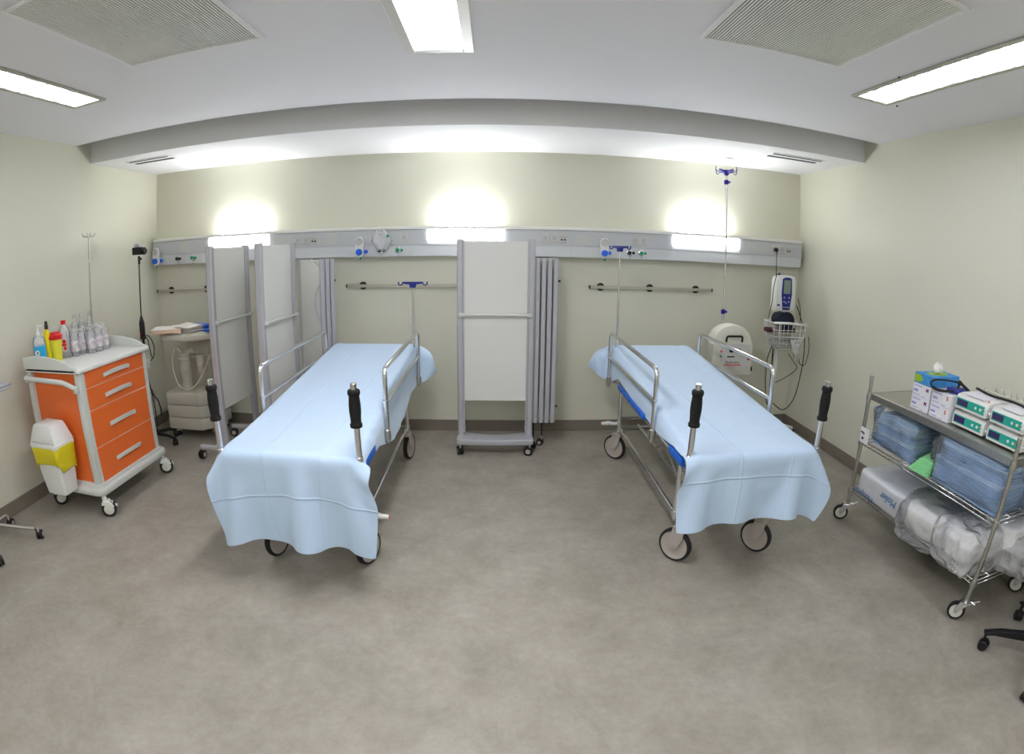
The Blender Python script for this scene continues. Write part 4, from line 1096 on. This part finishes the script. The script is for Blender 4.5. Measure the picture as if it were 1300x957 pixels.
b.tube(bez([(.12, .0, .3), (.14, -.02, .2), (.145, -.03, .08)]), .0035, 8)
b.tube(bez([(-.19, -.12, -.1), (-.24, -.14, -.25), (-.22, -.14, -.5), (-.18, -.14, -.62), (-.17, -.12, -.4), (-.18, -.12, -.12)]), .0042, 8)
b.tube(bez([(-.03, -.15, -.17), (.03, -.16, -.24), (.07, -.16, -.3), (-.03, -.15, -.38), (-.16, -.14, -.44)]), .0035, 8)
b.tube(bez([(.18, -.14, -.02), (.19, -.15, -.15), (.16, -.15, -.27), (.11, -.14, -.26), (.10, -.14, -.22)]), .0035, 8)
b.build('cable', 'black', t, 180)
o = B(); P = [[((.08*math.cos(a)*(1-v)+.01*v)+.06, -.13+.03*math.sin(a)*(1-v*.6), -.05-.2*v+.012*math.sin(3*a+4*v)) for a in np.linspace(0, 2*PI, 13)[:-1]] for v in np.linspace(0, 1, 7)]
o.grid(P, True); o = o.build('plastic_pouch', 'film2', None, 180); o.location = (MX, MY-.1, 1.0); tag(o, 'crumpled clear plastic pouch hanging under the wire basket', 'plastic bag')
# ------------------------------------------------------------------ wire trolley by the right wall
TX0, TX1, TY0, TY1 = 2.29, 2.865, 1.385, 2.59
TCX, TCY = (TX0+TX1)/2, (TY0+TY1)/2
t = thing('supply_trolley', 'steel three-tier wire trolley of medical supplies along the right wall', 'trolley', (TCX, TCY, 0))
a, c = (TX1-TX0)/2, (TY1-TY0)/2
for x in (-a, a):
    for y in (-c, c):
        b = B(); b.cyl((x, y, .115), (x, y, .972), .0125, n=14); b.lathe([(.0135, .972), (.0135, .98), (.008, .984)], (x, y, 0), n=12)
        for z in np.arange(.16, .95, .05): b.lathe([(.0128, -.001), (.0132, 0), (.0128, .001)], (x, y, z), n=12, caps=False)
        for z in (.852, .555, .225): b.lathe([(.0185, -.02), (.02, .0), (.0165, .02)], (x, y, z), n=14)
        o = b.build('post', 'steel', t)
        f = B(); f.T = Matrix.Translation((x, y, 0)) @ Matrix.Rotation({(-1, -1): .62, (-1, 1): 1.0, (1, -1): .5, (1, 1): .9}[(1 if x > 0 else -1, 1 if y > 0 else -1)], 4, 'Z')
        f.mi = 1; f.box(-.024, .024, -.03, .03, .112, .118, .001, 1)
        for s in (-1, 1): f.prism([(-.02, .114), (.03, .114), (.05, .07), (.045, .045), (.032, .045), (.0, .085)], s*.02-.0015, s*.02+.0015, 'x')
        f.box(-.02, .02, -.055, -.02, .118, .122, .001, 1); f.tube([(0, -.02, .116), (0, -.05, .125), (.0, -.075, .14)], .006, 6)
        f.cyl((-.024, .035, .052), (.024, .035, .052), .006, n=8)
        f.mi = 0; f.lathe([(.038, -.013), (.049, -.014), (.052, -.009), (.052, .009), (.049, .014), (.038, .013)], (0, .035, .052), (1, 0, 0), 26, False)
        f.mi = 2; f.lathe([(.0, -.014), (.012, -.014), (.03, -.011), (.038, -.012), (.038, .012), (.03, .011), (.012, .014), (.0, .014)], (0, .035, .052), (1, 0, 0), 26, False)
        f.build('castor', ['rubber', 'chrome', 'offwhite'], t)
b = B(); b.box(-a+.005, a-.005, -c+.01, c-.01, .868, .874); 
for q in ((-a, -a+.012, -c+.012, c-.012), (a-.012, a, -c+.012, c-.012), (-a+.01, a-.01, -c, -c+.012), (-a+.01, a-.01, c-.012, c)): b.box(*q, .835, .878, .003, 1)
b.build('solid_top_shelf', 'steel', t)
for z in (.555, .225):
    b = B()
    for q in ((-a, -c, -a, c), (a, -c, a, c), (-a, -c, a, -c), (-a, c, a, c)):
        for dz in (.012, -.012): b.tube([(q[0], q[1], z+dz), (q[2], q[3], z+dz)], .0035, 6)
    for k in range(1, 48): y = -c+2*c*k/48; b.tube([(-a, y, z+.014), (a, y, z+.014)], .0016, 5)
    for x in (-.15, 0, .15): b.tube([(x, -c, z+.008), (x, c, z+.008)], .003, 6)
    for k in range(0, 24):
        y = -c+2*c*k/24
        for x in (-a, a): b.tube([(x, y, z-.012), (x, y+c/24, z+.012), (x, y+c/12, z-.012)], .0016, 5)
    b.build('wire_shelf', 'chrome', t, 180)
b = B(); b.T = Matrix.Translation((-a-.015, c-.03, 0)); b.box(-.004, .004, -.05, .035, .56, .655, .002, 1); b.mi = 1; b.cyl((-.005, -.0, .59), (-.008, -.0, .59), .009, n=10); b.tube([(-.006, -.01, .62), (-.012, .01, .63), (-.006, .025, .625)], .004, 6); b.build('label_holder', ['cardwhite', 'dark'], t)

ZT1 = .875
# glove boxes
def carton(name, cat, x, y, z, sx, sy, sz, label, prints, mtl='cardwhite', rot=0, group=None):
    t = thing(name, label, cat, (x, y, z), rot, group)
    b = B(); b.box(-sx/2, sx/2, -sy/2, sy/2, 0, sz, .0015, 1); b.build('box', mtl, t)
    for k, (m, u0, u1, z0, z1) in enumerate(prints):
        b = B(); b.box(-sx/2-.0008, -sx/2+.0002, -sy/2+sy*(1-u1), -sy/2+sy*(1-u0), sz*z0, sz*z1); b.build('print', m, t)
    return t
FM = lambda x, y, z: face_mtx(V((x, y, z)), (0, -1, 0), (0, 0, 1))
gb = {}
for col, (y0, y1, ch, m) in enumerate(((2.11, 2.265, 'M', 'magpr'), (1.94, 2.098, 'S', 'redpr'))):
    for row in range(2):
        z = ZT1+.0005+.0745*row; yc, sy = (y0+y1)/2, y1-y0
        lab = ('white glove box with %s letter, %s of the stack %s' % ('magenta' if ch == 'M' else 'red', 'bottom' if row == 0 else 'top', 'under the tissue box' if ch == 'M' else 'beside the pumps'))
        t = carton('glove_box', 'box', 2.475, yc, z, .24, sy, .074, lab, [('lilac', .06, .5, .80, .87), ('lilac', .06, .3, .38, .55), ('lilac', .06, .42, .14, .19), ('lilac', .55, .72, .1, .14)])
        text('size_letter', ch, .03, m, t, FM(-.1208, -sy*.3, .05 if row else .05), bold=True)
# tissue box and tissue
t = thing('tissue_box', 'blue and green tissue box with tissue sticking out, on the glove boxes', 'tissue box', (2.475, 2.187, ZT1+.151), -.0)
b = B(); b.box(-.12, .12, -.085, .078, 0, .058, .0015, 1); b.build('box', 'tissueblue', t)
b = B(); b.prism([(.085*math.cos(k)*1.0, .045*math.sin(k)) for k in np.linspace(0, 2*PI, 25)[:-1]], .058, .0588); b.build('green_oval', 'lime', t)
b = B(); b.prism([(.05, .004), (.078, .012), (.07, .05), (.03, .052), (.01, .035), (.0, .02)], -.1208, -.1200, 'x'); b.build('green_swirl', 'lime', t)
b = B(); P = [[((.014+.075*v-.085*v*v+.009*math.sin(4*q+5*v))*math.cos(q), (.014+.08*v-.09*v*v+.009*math.cos(3*q+6*v))*math.sin(q), .058+.062*v+.006*math.sin(2*q+3*v)) for q in np.linspace(0, 2*PI, 19)[:-1]] for v in np.linspace(0, 1, 8)]
b.grid(P, True); b.build('tissue', 'towel', t, 180)
# stethoscope and blue pouch
t = thing('stethoscope', 'black coiled stethoscope lying on the front glove box stack', 'stethoscope', (2.41, 2.03, ZT1+.152))
b = B()
b.tube(bez([(.10, -.09, .004), (.05, -.05, .05), (-.0, -.0, .058), (-.045, .06, .05), (-.065, .085, .03), (-.075, .05, .008), (-.07, .0, .004), (-.03, -.045, .012), (.02, -.06, .03), (.06, -.03, .06), (.07, -.06, .045), (.08, -.11, .02), (.06, -.14, .0)], 8), .0052, 10)
b.tube(bez([(-.06, .06, .012), (-.07, .02, .008), (-.05, -.03, .012), (.0, -.06, .02), (.05, -.05, .045)], 6), .0052, 8)
b.build('tube', 'black', t, 180)
b = B(); b.lathe([(.02, 0), (.023, .006), (.018, .012), (.008, .016)], (.05, .0, .004), n=18); b.build('chest_piece', 'steel', t)
o = B(); o.box(-.045, .045, -.05, .05, 0, .03, .012, 3); o = o.build('blue_pouch', 'navy', None, 50); o.location = (2.44, 1.985, ZT1+.151); o.rotation_euler = (0, 0, .3); tag(o, 'bright blue pouch under the stethoscope on the glove boxes', 'pouch')
# infusion pumps
def pump(y0, y1, z, label, disp):
    yc, w = (y0+y1)/2, (y1-y0); x0 = 2.375
    t = thing('infusion_pump', label, 'infusion pump', (x0, yc, z))
    h = .078
    b = B(); b.prism([(0, 0), (.0, .052), (.012, .070), (.05, h), (.2, h), (.215, .06), (.215, 0)], -w/2, w/2, 'y', .005)
    b.build('housing', 'white', t)
    b = B(); b.box(-.0025, -.0005, -w*.42, w*.46, .012, .056, .001, 1); b.build('front_panel', 'teal', t)
    b = B(); b.box(-.0040, -.0025, w*.10, w*.43, .018, .05, .001, 1); b.build('display', disp, t)
    for k in range(5):
        yy, zz = [(-.10, .034), (-.14, .026), (-.14, .044), (-.18, .034), (-.06, .034)][k]
        b = B(); b.cyl((-.0025, yy*w/.25*.9+.015, zz), (-.0045, yy*w/.25*.9+.015, zz), .0075, n=12); b.build('key', 'cardwhite', t)
    b = B(); b.box(-.004, -.0025, -w*.36, -w*.30, .03, .04); b.build('yellow_key', 'lime', t)
    b = B(); b.box(.02, .2, -w*.3, w*.3, h, h+.004, .002, 1); b.build('top_cover', 'cardwhite', t)
    b = B(); b.cyl((.03, -w/2+.002, .03), (.03, -w/2-.010, .03), .012, n=12); b.build('side_knob', 'greyplas', t)
    b = B(); b.cyl((.04, -w*.38, h-.004), (.04, -w*.38, h+.003), .006, n=8); b.build('red_mark', 'redpr', t)
    for x in (.03, .18):
        for s in (-1, 1):
            b = B(); b.box(x-.01, x+.01, s*w*.38-.01, s*w*.38+.01, -.008, 0); b.build('foot', 'black', t)
pump(1.685, 1.925, ZT1+.009, 'infusion pump, lower one of the stack next to the glove boxes', 'lcd')
pump(1.685, 1.925, ZT1+.098, 'infusion pump, upper one of the stack next to the glove boxes', 'lcd')
pump(1.425, 1.66, ZT1+.009, 'infusion pump, lower one of the stack at the near end of the trolley', 'lcd')
pump(1.425, 1.66, ZT1+.098, 'infusion pump, upper one of the stack at the near end of the trolley', 'lcd')
o = B()
for k in range(7):
    y = 1.5+k*.055
    o.tube(bez([(2.62, y, ZT1+.19), (2.66, y+.03, ZT1+.215+.01*math.sin(k*2)), (2.72, y+.05, ZT1+.17), (2.78, y-.02, ZT1+.12), (2.72, y-.05, ZT1+.1)]), .0045, 6)
o.tube(bez([(2.60, 1.44, ZT1+.185), (2.61, 1.6, ZT1+.19), (2.60, 1.78, ZT1+.185), (2.60, 1.9, ZT1+.188)]), .006, 6)
tag(o.build('pump_cables', M['haze'], None, 180), 'tangle of clear and dark tubing on top behind the infusion pumps', 'tubing')
o = B(); o.tube(bez([(2.49, 1.44, ZT1+.187), (2.53, 1.6, ZT1+.192), (2.52, 1.78, ZT1+.187), (2.55, 1.92, ZT1+.19)]), .007, 6); tag(o.build('pump_lead', 'black', None, 180), 'black lead lying across the upper infusion pumps', 'cable')

# ---- folded cloths on the middle shelf
ZT2 = .572
def garment(x, y, z, sx, sy, th, mtl, label, group, rot=0, curl=0.):
    """a folded garment: leaves joined by a rounded fold at the front"""
    b = B(); n = 12
    leaves = 2
    for k in range(leaves):
        z0, z1 = th*k/leaves, th*(k+1)/leaves-.0012
        P = []
        m = (z1-z0)/2
        prof = []
        for a_ in np.linspace(-PI/2, PI/2, 5): prof.append((-sx/2-m*math.cos(a_)*1.2, (z0+z1)/2+m*math.sin(a_)))
        prof += [(sx/2, z1), (sx/2, z0)]
        rows = []
        for i in range(n+1):
            v = -1+2*i/n; yy = v*sy/2
            e = 1-.35*abs(v)**8
            rows.append([(p[0]*(1-.01*abs(v)**6)+.004*math.sin(v*4+k), yy, ((z0+z1)/2+(p[1]-(z0+z1)/2)*e)+curl*(v*v)+.002*math.sin(v*5+z*60)) for p in prof])
        b.grid(rows, True); b.bm.verts.ensure_lookup_table(); N = len(prof)
        vs = b.bm.verts; L_ = len(vs); b.bm.faces.new([vs[i] for i in range(L_-N, L_)]); b.bm.faces.new([vs[i] for i in range(L_-N*(n+1), L_-N*n)])
    o = b.build('folded_gown', mtl, None, 50); o.location = (x, y, z); o.rotation_euler = (0, 0, rot)
    return tag(o, label, 'folded cloth', group)
z = ZT2
G1 = 'blue cloths in the bag at the far end of the middle shelf'
for k in range(9):
    th = .023; garment(2.555+random.uniform(-.008, .008), 2.34+random.uniform(-.01, .01)+.012*(k > 4), z, .42-.01*(k % 3), .38-.008*k, th, 'gown2' if k in (3, 6, 7) else 'gown', 'blue folded cloth in the bagged pile at the far end of the middle shelf', G1, random.uniform(-.09, .09)+(.15 if k > 5 else 0), .0); z += th
z = ZT2
G2 = 'blue cloths in the big bagged pile on the middle shelf'
for k in range(12):
    th = .020; garment(2.55+random.uniform(-.005, .005)+.01*(k > 6), 1.68+random.uniform(-.008, .008), z, .47-(.02 if k > 6 else 0), .50-(.03 if k > 6 else 0), th, 'gown2' if k in (6, 10) else 'gown', 'blue folded cloth in the big bagged pile under the infusion pumps', G2, random.uniform(-.02, .02)); z += th
z = ZT2
for k in range(5):
    th = .017; garment(2.43+.004*k, 2.035-.004*k, z, .3, .15-.006*k, th, 'greencloth', 'pale green folded cloth in the small pile between the two blue piles', 'pale green cloths on the middle shelf', .15+.04*k); z += th

def wrap(name, x, y, z, sx, sy, sz, mtl, label, cat='plastic wrap', seed=1, amp=.018, rnd=.35, tail=None, rot=0, n=56, m=30, floor_=0.0, crk=1.0):
    from mathutils import noise as mnoise
    """a loose plastic bag or wrapped pack: rounded box with crumpled skin"""
    rng = random.Random(seed); ph = [rng.uniform(0, 6) for _ in range(9)]
    rows = []
    for j in range(m+1):
        v = -PI/2+PI*j/m; row = []
        for i in range(n):
            u = 2*PI*i/n
            sg = lambda q, e: math.copysign(abs(q)**e, q)
            X = sg(math.cos(v), rnd)*sg(math.cos(u), rnd); Y = sg(math.cos(v), rnd)*sg(math.sin(u), rnd); Z = sg(math.sin(v), rnd)
            w = math.sin(5*X+3*Y+ph[0])*.5+math.sin(7*Y-4*Z+ph[1])*.4+math.sin(9*Z+6*X+ph[2])*.3+math.sin(13*X-11*Y+ph[3])*.25
            q = V((X*sx, Y*sy, Z*sz)); q2 = q*9+V((seed, 0, 0)); q3 = q*19+V((0, seed, 0))
            rid = (1-abs(mnoise.noise(q2))*2.2)*.6+(1-abs(mnoise.noise(q3))*2.2)*.35
            k = 1+(w*.6+rid*crk)*amp/max(.05, min(sx, sy, sz)/2)*.6
            row.append((X*sx/2*k, Y*sy/2*k, max(floor_, sz/2+Z*sz/2*k)))
        rows.append(row)
    b = B(); b.grid(rows, True)
    o = b.build(name, mtl, None, 180, sub=1); o.location = (x, y, z); o.rotation_euler = (0, 0, rot)
    return tag(o, label, cat)
wrap('plastic_bag', 2.555, 2.335, ZT2-.0, .50, .45, .265, 'film', 'crumpled clear bag around the blue pile at the far end of the middle shelf', 'plastic bag', 3, .02, .35)
wrap('plastic_bag', 2.55, 1.68, ZT2-.0, .52, .545, .275, 'film', 'clear plastic bag around the big blue pile on the middle shelf', 'plastic bag', 8, .016, .3)
wrap('plastic_bag', 2.42, 1.93, ZT2+.09, .2, .12, .13, 'film', 'small crumpled end of clear plastic bag above the green cloths', 'plastic bag', 5, .02, .5)

# ---- wrapped pads on the bottom shelf
ZT3 = .243
def pack(name, x, y, z, sx, sy, sz, mtl, label, seed, rot=0, rnd=.3, amp=.01):
    o = wrap(name, x, y, z, sx, sy, sz, mtl, label, 'pad pack', seed, amp, rnd, rot=rot, n=32, m=18, crk=.3); return o
M['packwrap'] = mat('grey_white_pack', (205, 207, 212), .25, noise=.08, scale=5, bump=.5, bscale=14, coat=.4)
p1 = pack('pad_pack', 2.55, 2.28, ZT3-.01, .58, .53, .18, 'packwrap', 'white wrapped pad pack with blue upside-down lettering on the bottom shelf', 11, 0, .3, .005)
TB = lambda y, z: face_mtx(V((-.3025, y, z)), (0, 1, 0), (.12, 0, -1))
text('pack_lettering', 'Hospital', .062, 'bluepr', p1, TB(.13, .035), .0006)
text('pack_lettering', 'Molier', .06, 'bluepr', p1, face_mtx(V((-.297, -.10, .105)), (0, 1, 0), (-.25, 0, -1)), .0006)
o = B(); o.prism([(-.2, .0), (.24, .0), (.25, .05), (.22, .10), (-.16, .085), (-.24, .04)], -.02, .0, 'y', .006); o = o.build('green_backing', 'padgreen', p1, 50); o.location = (-.03, -.262, .06)
pack('pad_pack', 2.50, 1.90, ZT3, .50, .32, .17, 'padwhite', 'white pads in clear wrap, second pack on the bottom shelf', 21, .18, .35, .012)
wrap('plastic_bag', 2.49, 1.90, ZT3-.035, .57, .38, .235, 'film', 'shiny clear bag around the second pack on the bottom shelf', 'plastic bag', 31, .022, .4, rot=.15)
pack('pad_pack', 2.48, 1.60, ZT3-.005, .42, .27, .19, 'padwhite', 'rounded white pad pack nearest the front post on the bottom shelf', 23, -.1, .6, .012)
wrap('plastic_bag', 2.475, 1.59, ZT3-.055, .50, .34, .27, 'film2', 'milky clear bag bulging over the bottom shelf edge by the front post', 'plastic bag', 33, .022, .5, rot=-.1)
pack('pad_pack', 2.66, 1.50, ZT3+.09, .36, .24, .15, 'padwhite', 'white pad pack on top at the near end of the bottom shelf', 25, .1, .35, .010)
wrap('plastic_bag', 2.70, 1.36, ZT3-.02, .38, .26, .20, 'film2', 'milky clear bag sticking out of the near end of the bottom shelf', 'plastic bag', 37, .02, .5, rot=.1)
wrap('plastic_bag', 2.70, 1.42, ZT2, .30, .26, .20, 'film', 'clear bag with blue cloths sticking out of the near end of the middle shelf', 'plastic bag', 39, .015, .4)
zz_ = ZT2+.002
for k in range(5): garment(2.74, 1.43, zz_, .22, .2, .026, 'gown', 'blue folded cloth at the near wall end of the middle shelf', 'blue cloths at the wall end', .3); zz_ += .026

# ------------------------------------------------------------------ office chair base at the lower right
OX, OY = 2.49, .90
t = thing('office_chair', 'black office chair of which only the castored base shows at the lower right', 'chair', (OX, OY, 0))
angs = []
a0 = math.atan2(1.15-OY, 2.24-OX)
for k in range(5):
    a_ = a0-k*2*PI/5; c_, s_ = math.cos(a_), math.sin(a_); R_ = math.hypot(1.15-OY, 2.24-OX)
    b = B(); b.T = Matrix.Rotation(a_, 4, 'Z')
    b.prism([(.03, .10), (.30*R_/.34, .095), (R_+.01, .085), (R_+.02, .098), (R_*.8, .125), (.03, .15)], -.02, .02, 'y', .006)
    b.build('base_arm', 'black', t)
    b = B(); b.T = Matrix.Translation((R_*c_, R_*s_, 0)) @ Matrix.Rotation(a_+1.2, 4, 'Z')
    for s in (-1, 1): b.lathe([(.0, -.010), (.022, -.011), (.028, -.007), (.028, .007), (.022, .011), (0, .010)], (s*.015, .012, .028), (1, 0, 0), 20, False)
    b.lathe([(.0, -.008), (.03, -.008), (.031, -.006), (.031, .006), (.03, .008), (0, .008)], (0, .012, .034), (1, 0, 0), 18, False)
    b.cyl((0, 0, .05), (0, 0, .095), .008, n=10); b.build('castor', 'black', t)
b = B(); b.cyl((0, 0, .09), (0, 0, .16), .035, n=18, bev=.004); b.cyl((0, 0, .16), (0, 0, .40), .024, n=16); b.box(-.1, .1, -.09, .09, .40, .43, .01); b.build('gas_column', 'black', t)
b = B(); b.lathe([(.05, .43), (.19, .435), (.21, .46), (.2, .495), (.15, .505), (.0, .505)], n=32); b.build('seat', 'black', t, 60)
b = B(); b.box(.19, .24, -.21, .21, .62, 1.0, .022, 3); b.tube([(.1, 0, .42), (.25, 0, .43), (.262, 0, .7)], .016, 8); b.build('backrest', 'black', t, 60)

# ------------------------------------------------------------------ overbed / instrument table cut by the left edge
t = thing('instrument_table', 'chrome wheeled instrument table cut off by the left picture edge', 'instrument table', (-3.03, 2.02, 0))
b = B(); b.box(-.22, .18, -.26, .085, .975, .995, .008)
b.box(-.215, .175, -.255, .08, .995, .999, .001, 1); b.build('tray', 'greyplas', t)
b = B()
for q in ((-.22, -.205, -.26, .085), (.165, .18, -.26, .085), (-.22, .18, -.26, -.245), (-.22, .18, .07, .085)): b.box(*q, .995, 1.008, .003, 1)
b.build('tray_rim', 'alu', t)
b = B(); b.tube(fillet([(.13, .03, .075), (-.24, -.08, .085), (-.24, -.08, .98)], .03, 4), .0125, 12); b.tube([(-.24, -.33, .085), (-.24, .06, .085)], .0125, 12); b.tube([(-.24, -.29, .085), (.11, -.34, .075)], .0125, 12)
b.build('frame', 'chrome', t)
for x, y, a_ in ((.15, .035, .6), (-.22, .06, .3), (.13, -.34, 1.2), (-.24, -.34, 0)):
    b = B(); small_castor(b, x, y, a_, .03); b.build('castor', ['rubber', 'castergrey'], t)
# white-legged stool or trolley at the left edge
t = thing('wheeled_stool', 'white legged stool cut off by the left edge, only one castor showing', 'stool', (-2.62, .98, 0))
for k in range(5):
    a_ = .93-k*2*PI/5; b = B(); b.T = Matrix.Rotation(a_, 4, 'Z')
    b.prism([(.02, .09), (.265, .07), (.28, .10), (.02, .15)], -.018, .018, 'y', .006); b.build('leg', 'white', t)
    b = B(); small_castor(b, .27*math.cos(a_), .27*math.sin(a_), a_+1, .03); b.build('castor', ['rubber', 'black'], t)
b = B(); b.cyl((0, 0, .09), (0, 0, .48), .022, n=16); b.build('column', 'chrome', t)
b = B(); b.lathe([(.17, .48), (.18, .5), (.18, .53), (.15, .545)], n=28); b.build('seat', 'white', t)
